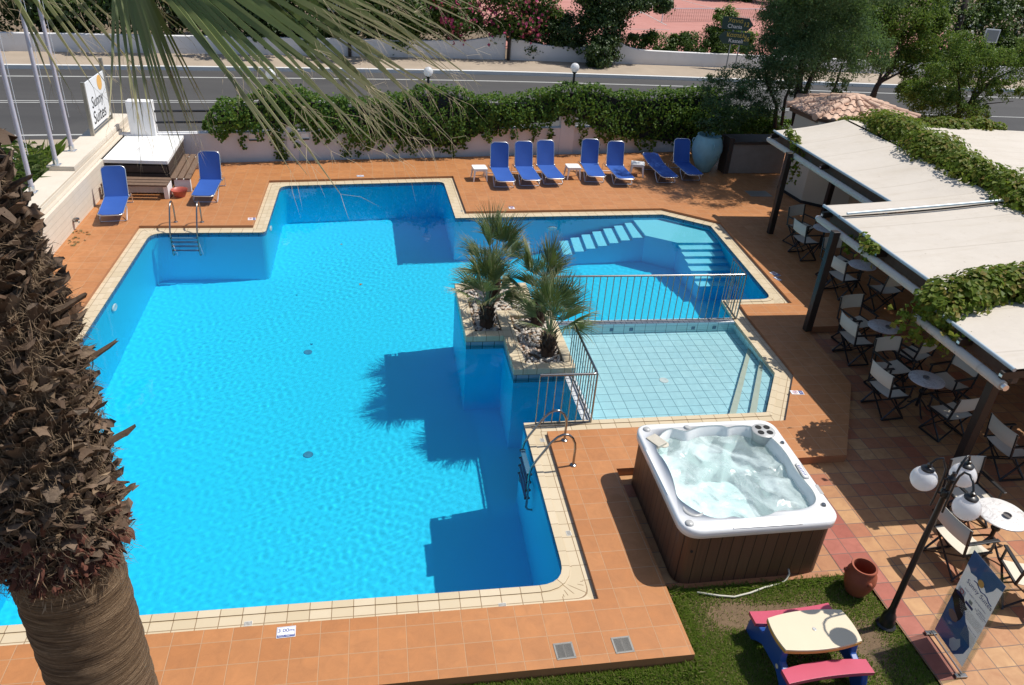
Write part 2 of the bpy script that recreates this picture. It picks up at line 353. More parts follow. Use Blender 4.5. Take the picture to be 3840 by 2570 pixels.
MAIN = [(2.46,10.78),(3.53,10.80),(3.53,12.30),(2.53,12.30),(2.53,13.6),(1.75,13.6),(1.75,16.05),(3.40,16.05),(3.40,14.48),(7.94,14.48),(8.02,15.32),(9.34,15.35),(9.63,20.02),(8.46,20.94),(2.20,20.57),(2.12,23.72),(-2.82,23.14),(-2.85,19.5),(-5.64,19.45),(-5.75,7.15),(2.42,7.12)]
MIN, MIDX = rounded(MAIN, {11: .3, 15: .25, 16: .3, 17: .16, 18: .35, 19: .35, 20: .4}); DEEP = -3.0; WL = -.045
b = MB(); n = len(MIN)
for i in range(n):
    j = (i+1) % n; a, c = MIN[i], MIN[j]
    if 1 <= MIDX[i] <= 8: continue
    b.add([(a.x, a.y, DEEP), (c.x, c.y, DEEP), (c.x, c.y, .005), (a.x, a.y, .005)], [(3, 2, 1, 0)])
V, F = tess([MIN]); b.add([(p.x, p.y, DEEP) for p in V], F); wet(structure(b.build('pool_basin', M['paint'])))
# shelf and stairs in the far corner
def steppaint():
    g = G('pale_step_paint'); nn = g.n('SeparateXYZ', {0: g.n('NewGeometry').outputs['Normal']}); k = g.noise(g.pos, 3, 4); up = g.math('GREATER_THAN', nn.outputs[2], .6)
    return g.bsdf(g.mix(up, (.012, .62, .92), g.mix(k, (.20, .74, .92), (.24, .78, .93))), .5, 0, .3)
b = MB(); ZL = -.33; NS = 7; RI = .185; wallN = lambda x: 20.57 + (x-2.2)*.0591
b.prism([(7.56,19.70),(8.34,19.17),(9.60,19.17),(9.625,20.0),(8.45,20.92),(7.56,wallN(7.56))], DEEP, ZL)
far = lambda x: wallN(x)-.02-.20*(7.56-x)/2.3; nea = lambda x: 19.72-.12*(7.56-x)/2.3
for i in range(NS):
    x1 = 7.56-i*.335; x0 = x1-.335; b.prism([(x0-.03, nea(x0)), (x1-.03 if i else 7.565, nea(x1)), (x1+.05, far(x1)), (x0+.05, far(x0))], DEEP, ZL-RI*(i+1))
for i in range(6):
    y1 = 19.17-i*.30; y0 = y1-.30; b.prism([(8.36, y0), (9.585-.018*i, y0), (9.60-.018*i, y1), (8.36, y1)], DEEP, ZL-RI*(i+1))
b.add([(3.7,14.49,DEEP+.004),(9.5,14.49,DEEP+.004),(9.9,21.1,DEEP+.004),(3.7,20.9,DEEP+.004),(5.6,14.5,-2.35),(9.5,14.5,-2.35),(9.9,21.1,-2.35),(5.6,20.9,-2.35)], [(0,4,7,3),(4,5,6,7)], 1)
o = b.build('pool_steps', [steppaint(), M['paint']]); wet(structure(o))
# wall between the pools, topped with white tiles
def toptile():
    g = G('white_wall_tile'); u, v, Z, flat = cube_uv(g); mask, r, rc = g.tiles(u, v, .122, .245, .009)
    return g.bsdf(g.mix(mask, g.mix(r, (.56, .58, .60), (.66, .67, .68)), (.25, .28, .3)), .35, 0, .4)
M['whitetile'] = toptile()
b = MB(); b.prism([(3.41,14.27),(7.915,14.27),(7.935,14.475),(3.41,14.475)], DEEP, -.004, 1); b.prism([(3.535,10.805),(3.735,10.805),(3.735,12.295),(3.535,12.295)], DEEP, -.02, 1)
b.prism([(3.75,14.262),(7.91,14.262),(7.91,14.27),(3.75,14.27)], -.42, -.03, 2); b.prism([(3.735,10.82),(3.742,10.82),(3.742,14.26),(3.735,14.26)], -.42, -.05, 2)
for x in (5.0, 5.45, 6.9, 7.4): b.prism([(x,14.256),(x+.085,14.256),(x+.085,14.262),(x,14.262)], -.3, -.13, 3)
M['niche'] = plain('dark_blue_inlet', (.08, .2, .32), .6, .1)
wet(structure(b.build('pool_dividing_wall', [M['paint'], M['whitetile'], M['pale'], M['niche']])))
# paddling pool
TOD = [(3.74,10.80),(7.05,10.80),(7.85,12.11),(7.92,14.265),(3.74,14.265)]; TZ = -.42
b = MB(); n = 5
for i in range(4):
    a, c = TOD[i], TOD[(i+1) % n]; b.add([(*a, TZ), (*c, TZ), (*c, .005), (*a, .005)], [(3, 2, 1, 0)])
b.add([(*p, TZ) for p in TOD], [tuple(range(n))])
b.prism([(6.32,10.81),(7.04,10.81),(7.84,12.115),(7.885,13.4)], TZ, -.29); b.prism([(6.73,10.81),(7.04,10.81),(7.84,12.115),(7.87,12.8)], -.29, -.16)
for (p, q, z) in (((6.32,10.815),(7.885,13.4),-.285), ((6.73,10.815),(7.865,12.79),-.155)):
    d = (Vector(q)-Vector(p)).normalized(); m = Vector((d.y, -d.x))*.17; b.add([(*p, z), (p[0]+m.x, p[1]+max(0, m.y), z), (q[0]+m.x*.3, q[1]+m.y, z), (*q, z)], [(0, 1, 2, 3)], 1)
M['nosing'] = plain('cream_nosing_tile', (.62, .62, .50), .4, .08, 8)
wet(structure(b.build('paddling_pool_basin', [M['pale'], M['nosing']])))
# water surfaces: real refracting sheets with small waves
def inside(poly, X, Y):
    r = np.zeros(X.shape, bool); n = len(poly)
    for i in range(n):
        x1, y1 = poly[i][:2]; x2, y2 = poly[(i+1) % n][:2]
        if y1 == y2: continue
        c = ((y1 > Y) != (y2 > Y)) & (X < (x2-x1)*(Y-y1)/(y2-y1)+x1); r ^= c
    return r
def water(name, poly, step, z, amp, seed, lo, hi, mat):
    g = np.random.default_rng(seed); P = np.array([tuple(p[:2]) for p in poly]); x0, y0 = P.min(0)-.1; x1, y1 = P.max(0)+.1
    nx = int((x1-x0)/step); ny = int((y1-y0)/step); X, Y = np.meshgrid(x0+np.arange(nx)*step, y0+np.arange(ny)*step); Z = np.zeros_like(X)
    for i in range(46):
        lam = g.uniform(lo, hi); k = 2*PI/lam; a = g.normal(.6, 1.0); Z += lam*np.sin(k*(math.cos(a)*X+math.sin(a)*Y)+g.uniform(0, 6.28))
    env = .75+.25*np.sin(X*.9+1.0)*np.sin(Y*.7); Z *= amp*env
    ok = inside(offset(poly, .06), X, Y); ok = ok[:-1, :-1] | ok[1:, 1:] | ok[1:, :-1] | ok[:-1, 1:]
    idx = np.arange(nx*ny).reshape(ny, nx); Fq = np.stack([idx[:-1, :-1], idx[:-1, 1:], idx[1:, 1:], idx[1:, :-1]], -1)[ok]
    used = np.unique(Fq); rem = np.full(nx*ny, -1); rem[used] = np.arange(len(used)); V = np.stack([X, Y, Z+z], -1).reshape(-1, 3)[used]
    o = np_mesh(name, V, rem[Fq], mat, smooth=True); o.cycles.is_caustics_caster = True; return structure(o)
water('pool_water', [tuple(p) for p in MIN],   .022, WL, .00014, 3, .06, .24, M['water'])
water('paddling_pool_water', TOD, .024, WL-.004, .0005, 5, .08, .28, M['water'])
# ------------------------------------------------------------------ terraces and ground
DECK = [(-7.7,5.8),(3.74,5.8),(3.74,9.36),(6.96,9.39),(7.86,9.40),(9.2,11.55),(9.36,13.5),(9.45,13.86),(22,13.86),(22,28.8),(-7.7,24.72)]
V, F = tess([DECK, POFF]); b = MB(); b.add([(p.x, p.y, .07) for p in V], F)
for L, z0, fl in ((DECK, -.16, False), ([tuple(p) for p in POFF], -.01, True)):
    for i in range(len(L)):
        a, c = L[i], L[(i+1) % len(L)]; q = [(*a[:2], z0), (*c[:2], z0), (*c[:2], .07), (*a[:2], .07)]; b.add(q, [(0, 1, 2, 3)] if not fl else [(3, 2, 1, 0)], 1)
def riser():
    g = G('terracotta_riser'); n = g.noise(g.pos, 4, 4); return g.bsdf(g.mix(n, (.30, .125, .06), (.40, .18, .085)), .55, 0, .4)
M['riser'] = riser()
structure(b.build('pool_deck', [M['deck'], M['riser']]))
PATIO = [(3.75,6.96),(6.74,6.96),(6.74,0),(24,0),(24,13.86),(9.45,13.86),(9.36,13.5),(9.2,11.55),(7.86,9.40),(6.96,9.39),(3.75,9.36)]
sheet('patio', [PATIO], -.08, M['patio'])
M['redtile'] = deck_tiles('red_border_tile', .295, .295, (.33, .085, .055), (.38, .11, .075), (.44, .15, .10), (.16, .10, .08), .008, .55, .03, .02, blot=.5)
sheet('patio_border', [[(6.75,5.2),(7.06,5.2),(7.06,9.38),(6.47,9.38),(6.47,6.965),(6.75,6.965)]], -.076, M['redtile'])
b = MB(); b.box((4.99, 6.99, -.085), (2.5, .1, .05)); structure(b.build('brick_edging', M['riser']))
def earth():
    g = G('dry_earth'); p = g.pos; a = g.noise(p, .35, 5, .6); k = g.noise(p, 5, 5, .7)
    c = g.mix(a, (.16, .115, .075), (.27, .21, .15)); c = g.mix(g.rng(k, .35, .7, 0.0, .5), c, (.12, .085, .055)); return g.bsdf(c, .95, 0, .2, g.bump(k, .02, .6))
M['earth'] = earth()
sheet('ground', [[(-120,-40),(160,-40),(160,260),(-120,260)], [(-5.95,6.95),(9.85,6.95),(9.85,24.05),(-5.95,24.05)]], -.30, M['earth'])
def soil():
    g = G('lawn_soil'); p = g.pos; a = g.noise(p, 1.3, 5, .6); k = g.noise(p, 22, 5, .75)
    c = g.mix(a, (.13, .085, .05), (.23, .16, .10)); c = g.mix(g.rng(k, .4, .7, 0.0, .55), c, (.075, .05, .03)); return g.bsdf(c, .95, 0, .2, g.bump(k, .015, .8))
M['soil'] = soil()
sheet('lawn', [[(-9, -1), (6.74, -1), (6.74, 6.955), (3.745, 6.955), (3.745, 5.79), (-9, 5.79)]], -.12, M['soil'])
# road on the far side of the wall
RX = [-90, -40, -16, -6, 5, 18, 40, 70, 130]; RY = [22.0, 29.6, 33.05, 34.3, 35.5, 35.85, 35.75, 35.0, 31.5]
def yc(x):
    h = 4.0; return sum(np.interp(x+k*h, RX, RY) for k in (-1, -.5, 0, .5, 1))/5
XS = np.arange(-90, 130.1, 2.0)
def strip(name, lo, hi, z, mat, x0=-90, x1=130, zlo=None):
    b = MB(); xs = [x for x in XS if x0 <= x <= x1]; n = len(xs); P = []
    for x in xs: P += [(x, yc(x)+lo, z if zlo is None else zlo), (x, yc(x)+hi, z)]
    b.add(P, [(2*i, 2*i+2, 2*i+3, 2*i+1) for i in range(n-1)]); return structure(b.build(name, mat))
def asphalt():
    g = G('asphalt'); p = g.pos; a = g.noise(p, .25, 4, .6); k = g.noise(p, 40, 3, .7); s = g.noise(p, .5, 4, .6, 0, (.08, 1.6, 1))
    c = g.mix(a, (.062, .060, .060), (.085, .082, .080)); c = g.mix(g.rng(s, .4, .7, 0.0, .55), c, (.045, .044, .045)); c = g.mix(g.rng(g.noise(p, .12, 2), .56, .58, 0.0, .35), c, (.048, .047, .048)); c = g.mix(g.rng(k, .4, .7, 0.0, .25), c, (.10, .098, .095)); return g.bsdf(c, .85, 0, .25)
M['asphalt'] = asphalt(); M['paintline'] = plain('road_paint', (.42, .42, .40), .7, .25, 3); M['pave'] = plain('dusty_pavement', (.36, .29, .22), .9, .22, .8); M['kerb'] = plain('whitewashed_kerb', (.66, .66, .64), .8, .12, 2)
strip('road', -5.6, 6.2, -.22, M['asphalt']); strip('road_line', 4.58, 4.74, -.214, M['paintline']); strip('road_line', -.17, -.07, -.214, M['paintline']); strip('road_line', .12, .22, -.214, M['paintline'], x1=22); strip('road_line', -4.9, -4.76, -.214, M['paintline'])
strip('far_pavement', 6.4, 9.7, -.07, M['pave'])
b = MB(); xs = list(XS)
for i in range(len(xs)-1):
    x, X = xs[i], xs[i+1]; a, c = yc(x)+6.2, yc(X)+6.2; P = [(x, a, -.23), (X, c, -.23), (X, c, -.05), (x, a, -.05), (X, c+.22, -.05), (x, a+.22, -.05), (X, c+.22, -.09), (x, a+.22, -.09)]
    b.add(P, [(0, 1, 2, 3), (3, 2, 4, 5), (5, 4, 6, 7)])
structure(b.build('far_kerb', M['kerb']))
strip('near_pavement', -7.6, -5.6, -.16, M['pave']); strip('near_kerb', -8.0, -7.6, -.10, M['kerb'], x1=-6)
# ------------------------------------------------------------------ planter island with pebbles
def arc(c, r, a0, a1, n, f): return [f(c[0]+r*math.cos(a0+(a1-a0)*k/n), c[1]+r*math.sin(a0+(a1-a0)*k/n)) for k in range(n+1)]
def coping_plain():
    g = G('cream_planter_tile'); u, v, Z, flat = cube_uv(g); mask, r, rc = g.tiles(u, v, .272, .26, .008); n = g.noise(g.pos, 6, 4)
    c = g.mix(r, (.56, .46, .31), (.64, .54, .38)); c = g.mix(g.rng(n, .4, .8, 0.0, .25), c, (.46, .37, .24)); return g.bsdf(g.mix(mask, c, (.24, .16, .09)), .5, 0, .4)
M['copplain'] = coping_plain()
pl = thing('palm_planter', 'stepped cream tiled planter island with pebble beds standing in the pool', 'planter')
b = MB(); OUTL = [(3.74,12.30),(3.74,14.68),(3.40,14.68),(3.40,16.05),(1.75,16.05),(1.75,13.6),(2.53,13.6),(2.53,12.30)]
b.prism(OUTL, DEEP, -.24, 0, bot=False); b.prism(OUTL, -.24, .03, 1, bot=False)
o = b.build('planter_body', [M['paint'], M['greytile']], pl); wet(o)
b = MB(); W2 = .20; zt, zb = .17, .03; e = .012
for (x0, x1, y0, y1) in ((1.75-e,1.95,13.6-e,16.05+e),(1.95,3.4+e,15.85,16.05+e),(1.95,2.53-e,13.6-e,13.8),(2.53-e,2.78,12.3-e,14.68),(2.78,3.74+e,12.3-e,12.5),(3.56,3.74+e,12.5,14.68),(2.78,3.56,14.46,14.68),(3.2,3.4+e,14.68,15.85),(2.53-e,3.2,14.68,14.70)):
    b.box(((x0+x1)/2, (y0+y1)/2, (zt+zb)/2), (x1-x0, y1-y0, zt-zb))
wet(b.build('planter_coping', M['copplain'], pl, bevel=.012))
def pebblemat():
    g = G('river_pebbles'); c = g.ramp(g.isl, [(0, (.24, .22, .20)), (.3, (.46, .42, .37)), (.6, (.60, .54, .46)), (.8, (.42, .27, .18)), (1, (.68, .65, .6))]); n = g.noise(g.pos, 40, 3)
    return g.bsdf(g.mix(g.rng(n, .4, .7, 0.0, .4), c, (.25, .22, .19)), .6, 0, .4)
M['pebble'] = pebblemat()
bm = bmesh.new(); bmesh.ops.create_icosphere(bm, subdivisions=2, radius=1); IV = np.array([v.co for v in bm.verts]); IF = np.array([[v.index for v in f.verts] for f in bm.faces]); bm.free()
def pebbles(name, rects, nper, seed, label=None):
    g = np.random.default_rng(seed); V = []; F = []; o = 0
    for (x0, x1, y0, y1), nn in zip(rects, nper):
        for i in range(nn):
            a, c, d = g.uniform(.032, .062), g.uniform(.024, .045), g.uniform(.016, .028); t = g.uniform(0, 6.28); ti = g.normal(0, .35)
            R = np.array(Matrix.Rotation(t, 3, 'Z') @ Matrix.Rotation(ti, 3, 'X')); p = np.array([g.uniform(x0, x1), g.uniform(y0, y1), .085+g.uniform(0, .035)])
            V.append((IV*[a, c, d]) @ R.T + p); F.append(IF+o); o += len(IV)
    return tag(np_mesh(name, np.concatenate(V), np.concatenate(F), M['pebble'], smooth=True), kind='stuff')
pebbles('pebbles', [(1.97,2.5,13.82,15.83),(2.5,3.2,14.74,15.83),(2.8,3.54,12.52,14.44)], [330, 240, 360], 4)
b = MB(); b.box((2.24,14.8,.06), (.6,2.1,.05)); b.box((2.86,15.27,.06), (.66,1.15,.05)); b.box((3.17,13.48,.06), (.78,1.95,.05)); b.build('planting_bed', M['soil'], pl)
# ------------------------------------------------------------------ fan palms
def frondmat(name, a, b_, tip):
    g = G(name); uv = g.n('SeparateXYZ', {0: g.n('UVMap').outputs[0]}); t = uv.outputs[1]; c = g.ramp(g.isl, [(0, a), (1, b_)]); n = g.noise(g.pos, 3, 3)
    c = g.mix(g.rng(n, .35, .7, 0.0, .4), c, tuple(x*.6 for x in a)); c = g.mix(g.rng(t, .62, 1.0, 0.0, .95), c, tip)
    bs = g.n('BsdfPrincipled', {'Base Color': c, 'Roughness': .42, 'Specular IOR Level': .45}); tr = g.n('BsdfTranslucent', {'Color': g.mix(.5, c, (.2, .3, .04))})
    m = g.n('MixShader', {0: .22, 1: bs.outputs[0], 2: tr.outputs[0]}); g.nt.links.new(m.outputs[0], g.out.inputs[0]); return g.m
M['frond'] = frondmat('fan_palm_leaf', (.115, .165, .055), (.185, .225, .09), (.46, .38, .2))
M['frondbig'] = frondmat('big_fan_palm_leaf', (.12, .16, .055), (.215, .245, .095), (.48, .40, .24))
M['petiole'] = plain('palm_petiole', (.14, .17, .07), .5, .2)
M['thread'] = plain('palm_threads', (.36, .29, .19), .8, .2)
M['bark'] = plain('shaggy_palm_bark', (.055, .032, .02), .9, .45, 18, bump=.6)
def fan(mb, uv, H, axis, nrm, L, spread, nseg, droop, split, pleat, rng, threads=2, wfac=1.0, mt=2):
    """pleated fan blade: segments joined up to `split`, then free, drooping and tapering to threads"""
    a = Vector(axis).normalized(); nn = Vector(nrm); nn = (nn-a*nn.dot(a)).normalized(); bt = nn.cross(a); T = [0.02, .2, .4, split, (split+1)/2-.06, .85, 1.0]
    dth = spread/nseg
    for i in range(nseg):
        th = -spread/2 + dth*(i+.5) + rng.normal(0, dth*.12); d = a*math.cos(th)+bt*math.sin(th); sd = -a*math.sin(th)+bt*math.cos(th)
        Ls = L*(.80+.20*math.cos(th*.9))*rng.uniform(.92, 1.06); dr = droop*rng.uniform(.6, 1.5); tw = rng.normal(0, .25); o = len(mb.v); V = []; UV = []
        for t in T:
            s = t*Ls; k = max(0, (t-split*.6)); sag = dr*Ls*(k**2)*1.6; p = Vector(H)+d*s*(1-.25*k*dr)-Vector((0, 0, sag)) + sd*(tw*k*k*Ls*.5)
            w = Ls*t*dth*.5*wfac if t <= split else Ls*split*dth*.5*wfac*max(.03, (1-t)/(1-split))**.8
            pl_ = pleat*w*1.3
            V += [p-sd*w, p+nn*pl_, p+sd*w]; UV += [(i/nseg, t)]*3
        F = []
        for j in range(len(T)-1):
            q = 3*j; F += [(q, q+1, q+4, q+3), (q+1, q+2, q+5, q+4)]
        mb.add(V, F, 0); uv += UV
        for _ in range(threads):
            j = rng.integers(4, 7); p = V[3*j+1]; ln = rng.uniform(.04, .16)*L; dv = (d*rng.uniform(.3, 1)+sd*rng.normal(0, .6)+Vector((0, 0, rng.uniform(-1.0, .15)))).normalized(); q = p+dv*ln*.5; e = q+(dv+Vector((rng.normal(0,.3), rng.normal(0,.3), -.6)))*ln*.4; w = Vector(sd)*.0010*(mt/2)
            mb.add([p-w, p+w, q+w, e, q-w], [(0, 1, 2, 4), (4, 2, 3)], 1); uv += [(0, 1)]*5
def small_palm(name, label, loc, h, nl, L, seed, hgt=1.0):
    r = np.random.default_rng(seed); t = thing(name, label, 'palm', loc, 0, 'fan palms in the pool planter')
    b = MB(); b.lathe([(.15, 0), (.13, .12), (.12, h*.5), (.14, h*.8), (.10, h), (.03, h+.06)], n=14, wob=lambda a, z: .08*math.sin(5*a+9*z))
    for i in range(34):
        a = i*2.4; z = .1+h*.85*i/34; d = Vector((math.cos(a), math.sin(a), 0)); p = d*.115+Vector((0, 0, z)); q = p+d*.07+Vector((0, 0, .09)); s = Vector((-d.y, d.x, 0))*.035
        b.add([p-s, p+s, q+s*.5, q-s*.5, p-s+d*.02-Vector((0,0,.02)), p+s+d*.02-Vector((0,0,.02))], [(0, 1, 2, 3), (4, 3, 2, 5), (4, 5, 1, 0)])
    b.build('trunk', M['bark'], t, smooth=40)
    for i in range(nl):
        f = i/(nl-1); az = i*2.4+r.normal(0, .25); el = rad(84-(f**1.4)*60)+r.normal(0, .09); d = Vector((math.cos(az)*math.cos(el), math.sin(az)*math.cos(el), math.sin(el)))
        pl_ = (.30+.35*(1-f)+r.uniform(0, .15))*hgt; base = Vector((0, 0, h)); H = base+d*pl_; mb = MB(); uv = []
        mb.tube([base-Vector((0,0,.05)), base+d*pl_*.5+Vector((0,0,.02)), H], [.013, .010, .008], 5, 2); uv += [(0, .1)]*15
        ax = (d*1.0+Vector((0, 0, .25-.3*f))).normalized(); side = ax.cross(Vector((0, 0, 1)));
        side = side.normalized() if side.length > .2 else Vector((math.sin(az), -math.cos(az), 0)); nrm = side.cross(ax)
        fan(mb, uv, H, ax, nrm, L*r.uniform(.8, 1.08), rad(r.uniform(95, 150)), 32, .05+.20*f, .42, .9, r, 2, .92)
        mb.uv = uv; mb.build('frond', [M['frond'], M['thread'], M['petiole']], t)
    return t
small_palm('fan_palm', 'fan palm at the front of the left pebble bed, its fronds out over the pool', (2.23, 14.12, .08), .50, 14, .80, 11, .95)
small_palm('fan_palm', 'tallest fan palm, rising behind the others at the back of the island', (2.55, 15.30, .08), .70, 13, .86, 12, 1.25)
small_palm('fan_palm', 'fan palm on a bare reddish stump nearest the paddling pool railing', (3.30, 12.88, .08), .52, 14, .82, 13, .95)
small_palm('fan_palm', 'fan palm with upright leaves just behind the one beside the railing', (3.33, 14.15, .08), .60, 13, .82, 14, 1.05)
# ------------------------------------------------------------------ stainless railings and ladders
def railing(name, label, path, h, step, z0):
    t = thing(name, label, 'railing', (0,0,0), 0, 'steel railings round the paddling pool'); P = [Vector((*p, 0)) for p in path]
    def fil(z, r):
        out = [P[0]+Vector((0,0,z))]
        for i in range(1, len(P)-1):
            a, c, d = P[i-1], P[i], P[i+1]; e1 = (a-c).normalized(); e2 = (d-c).normalized()
            for k in range(6):
                s = k/5; out.append((c+e1*r)*(1-s)**2+c*2*s*(1-s)+(c+e2*r)*s*s+Vector((0,0,z)))
        return out+[P[-1]+Vector((0,0,z))]
    b = MB(); b.tube(fil(h, .07), .023, 10); b.build('top_rail', M['steel'], t, smooth=60)
    b = MB()
    for i in range(len(P)-1): b.bar(P[i]+Vector((0,0,z0+.025)), P[i+1]+Vector((0,0,z0+.025)), .035, .008)
    b.build('bottom_rail', M['steel'], t)
    first = None
    for i in range(len(P)-1):
        d = P[i+1]-P[i]; n = max(1, round(d.length/step))
        for k in range(n+(1 if i == len(P)-2 else 0)):
            p = P[i]+d*(k/n); big = k == 0 and i > 0
            if first is None:
                b = MB(); b.tube([(0,0,z0+.02), (0,0,h-.01)], .011, 7); first = b.build('baluster', M['steel'], t, smooth=60); first.location = p
            elif big:
                b = MB(); b.tube([(0,0,z0), (0,0,h)], .018, 8); o = b.build('corner_post', M['steel'], t, smooth=60); o.location = p
            else:
                o = first.copy(); COL.objects.link(o); o.parent = t; o.location = p
    return t
railing('pool_railing', 'long steel railing on the far wall of the paddling pool', [(3.62,14.38),(7.99,14.38),(8.05,15.24)], 1.12, .15, 0)
railing('pool_railing', 'steel railing from the planter towards the hot tub, turning left over water', [(3.66,12.52),(3.66,10.72),(2.66,10.73)], 1.03, .15, 0)
def ladder(name, label, foot, dirv, span, group):
    t = thing(name, label, 'pool ladder', (*foot, 0), math.atan2(dirv[1], dirv[0]), group)
    for s in (0, span):
        pts = [(0, s, .07), (0, s, .42)]+[(-.17+.17*math.cos(a)+.0, s, .42+.28*math.sin(a)) for a in (0.35, .8, 1.2, 1.55, 1.9)]
        pts += [(.30, s, .60)]
        pts = [(0, s, .07), (.0, s, .40), (.015, s, .52), (.06, s, .62), (.13, s, .69), (.22, s, .70), (.31, s, .655), (.40, s, .56), (.62, s, .20), (.69, s, .06), (.71, s, -.08), (.71, s, -1.25), (.68, s, -1.33), (.60, s, -1.36)]
        b = MB(); b.tube(pts, .0205, 9); b.lathe([(.055, .07), (.055, .082), (.03, .10), (.021, .10)], (0, s, 0), 14); o = b.build('handrail', M['steel'], t, smooth=50); wet(o)
    for z in (-.12, -.40, -.68, -.96):
        b = MB(); b.box((.71, span/2, z), (.085, abs(span)-.03, .035)); b.box((.71, .015*(1 if span > 0 else -1), z), (.10, .03, .05), mi=1); b.box((.71, span-.015*(1 if span > 0 else -1), z), (.10, .03, .05), mi=1)
        wet(b.build('tread', [M['niche'], M['black']], t, bevel=.008))
    return t
ladder('pool_ladder', 'steel pool ladder on the near right edge, opposite the hot tub', (3.05, 9.50), (-1, 0), -.66, 'steel ladders into the pool')
ladder('pool_ladder', 'steel pool ladder in the far left bay in front of the blue loungers', (-4.50, 20.05), (0, -1), -.65, 'steel ladders into the pool')
# ------------------------------------------------------------------ depth signs, grates, drains, inlets
def sign_tile(label, x, y, rz, kind, w=.225, l=.165):
    t = thing('depth_sign', label, 'sign', (x, y, .072), rz, 'small pool notices set on the terrace')
    b = MB(); b.box((0, 0, .003), (w, l, .006)); b.build('plate', M['signwhite'], t, bevel=.003)
    if kind == 'depth':
        b = MB(); b.box((0, -l*.36, .0066), (w*.92, l*.2, .002)); b.build('blue_band', M['signblue'], t)
        text_part('lettering', '3.00m', l*.42, M['signblue'], t, (0, l*.12, .007), (0,0,0), sx=1.15); text_part('lettering', 'POOL DEPTH', l*.16, M['signwhite'], t, (0, -l*.36, .0085), (0,0,0), sx=1.2)
        b = MB()
        for (cx, cy_, sx_, sy_) in ((0, l*.44, w*.92, .003), (-w*.46, 0, .003, l*.9), (w*.46, 0, .003, l*.9)): b.box((cx, cy_, .0066), (sx_, sy_, .002))
        b.build('border', M['signblue'], t)
    else:
        b = MB(); b.box((w*.30, 0, .0066), (w*.3, l*.9, .002)); b.build('blue_band', M['signblue'], t)
        b = MB(); pts = [(w*-.17+.045*math.cos(a), .045*math.sin(a), .008) for a in np.linspace(0, 2*PI, 20)[:-1]]; b.tube(pts, .004, 4, closed=True); b.bar((-w*.17-.032, -.032, .008), (-w*.17+.032, .032, .008), .007, .003); b.build('prohibition_ring', M['signred'], t)
        b = MB(); b.sphere((-w*.17-.012, .018, .007), .011, 8, sq=(1,1,.2)); b.bar((-w*.17-.005, .01, .007), (-w*.17+.022, -.014, .007), .014, .003); b.bar((-w*.17+.01, .005, .007), (-w*.17+.02, .025, .007), .008, .003); b.build('diver_symbol', M['signblue'], t)
        text_part('lettering', 'NO\nDIVING' if kind == 'dive' else 'BABY\nPOOL', .026, M['signwhite'], t, (w*.30, 0, .0085), (0,0,PI/2))
    return t
sign_tile('white 3.00m depth notice on the near terrace at the front edge', -1.20, 6.65, .03, 'depth')
sign_tile('small white notice on the terrace tiles right of the left ladder', -3.28, 20.29, .1, 'dive', .20, .17)
sign_tile('white depth notice lying at the middle of the far pool edge', -.47, 23.98, .09, 'depth', .22, .15)
sign_tile('small notice on the terrace between the upright loungers and the island palms', 3.91, 21.25, 1.6, 'dive', .20, .17)
sign_tile('white notice in the awning shade beside the dark second post', 10.0, 16.60, -1.2, 'dive', .26, .16)
sign_tile('blue and white notice just below the one in the awning shade', 9.93, 16.32, -1.25, 'depth', .22, .11)
sign_tile('white and blue notice on the shaded terrace right of the paddling pool', 7.91, 11.31, -.12, 'baby', .25, .13)
def grate(label, x, y, rz):
    t = thing('overflow_grate', label, 'drain', (x, y, .001), rz, 'white drain grates in the pool edge')
    b = MB(); b.box((0, 0, .002), (.10, .075, .004)); b.build('frame', M['grate'], t, bevel=.002)
    b = MB()
    for k in range(6): b.box((-.038+.0152*k, 0, .0045), (.006, .058, .002))
    b.build('slot', M['dark'], t); return t
grate('white slotted grate in the near coping left of the 3.00m notice', -1.68, 6.885, .03); grate('white slotted grate in the near coping before the corner by the hot tub', 1.50, 6.85, .03)
grate('white slotted grate in the coping alongside the hot tub shadow', 2.66, 8.06, 1.6); grate('white slotted grate between the feet of the near ladder and the water', 2.70, 10.28, 1.6); grate('white slotted grate in the inner corner of the far coping', 2.44, 21.15, 1.6)
def drain(label, x, y):
    t = thing('floor_drain', label, 'drain', (x, y, .071), .03, 'square floor drains in the near terrace')
    b = MB(); b.box((0, 0, .001), (.24, .235, .003)); b.build('recess', M['dark'], t)
    b = MB()
    for (cx, cy_, w, l) in ((0, .108, .24, .022), (0, -.108, .24, .022), (-.11, 0, .022, .2), (.11, 0, .022, .2), (0, 0, .014, .2)): b.box((cx, cy_, .003), (w, l, .006))
    b.build('frame', M['drain'], t)
    b = MB()
    for k in range(13): b.box((0, -.09+.015*k, .0035), (.2, .006, .005))
    b.build('slat', M['drain'], t); return t
drain('square metal drain nearer the pool sign, left of the pair', 2.14, 6.02); drain('square metal drain closer to the lawn, right of the pair', 2.88, 6.03)
b = MB(); b.box((0,0,.004), (.75,.55,.008)); o = b.build('manhole_cover', M['drain'], bevel=.01); o.location = (12.35, 22.7, .07); tag(o, 'flat rectangular manhole cover in front of the cream kiosk wall', 'manhole')
def inlet(label, c, axis):
    t = thing('pool_light', label, 'pool light', c, 0, 'round white lights in the pool walls'); R = Vector((0,0,1)).rotation_difference(Vector(axis)).to_matrix()
    b = MB(); b.lathe([(.10, 0), (.145, 0), (.145, .02), (.125, .035), (.10, .025)], n=20, rot=R); wet(b.build('ring', M['white'], t, smooth=40)); b = MB(); b.lathe([(.0, .012), (.102, .012), (.102, 0)], n=16, rot=R); wet(b.build('lens', M['pale'], t)); return t
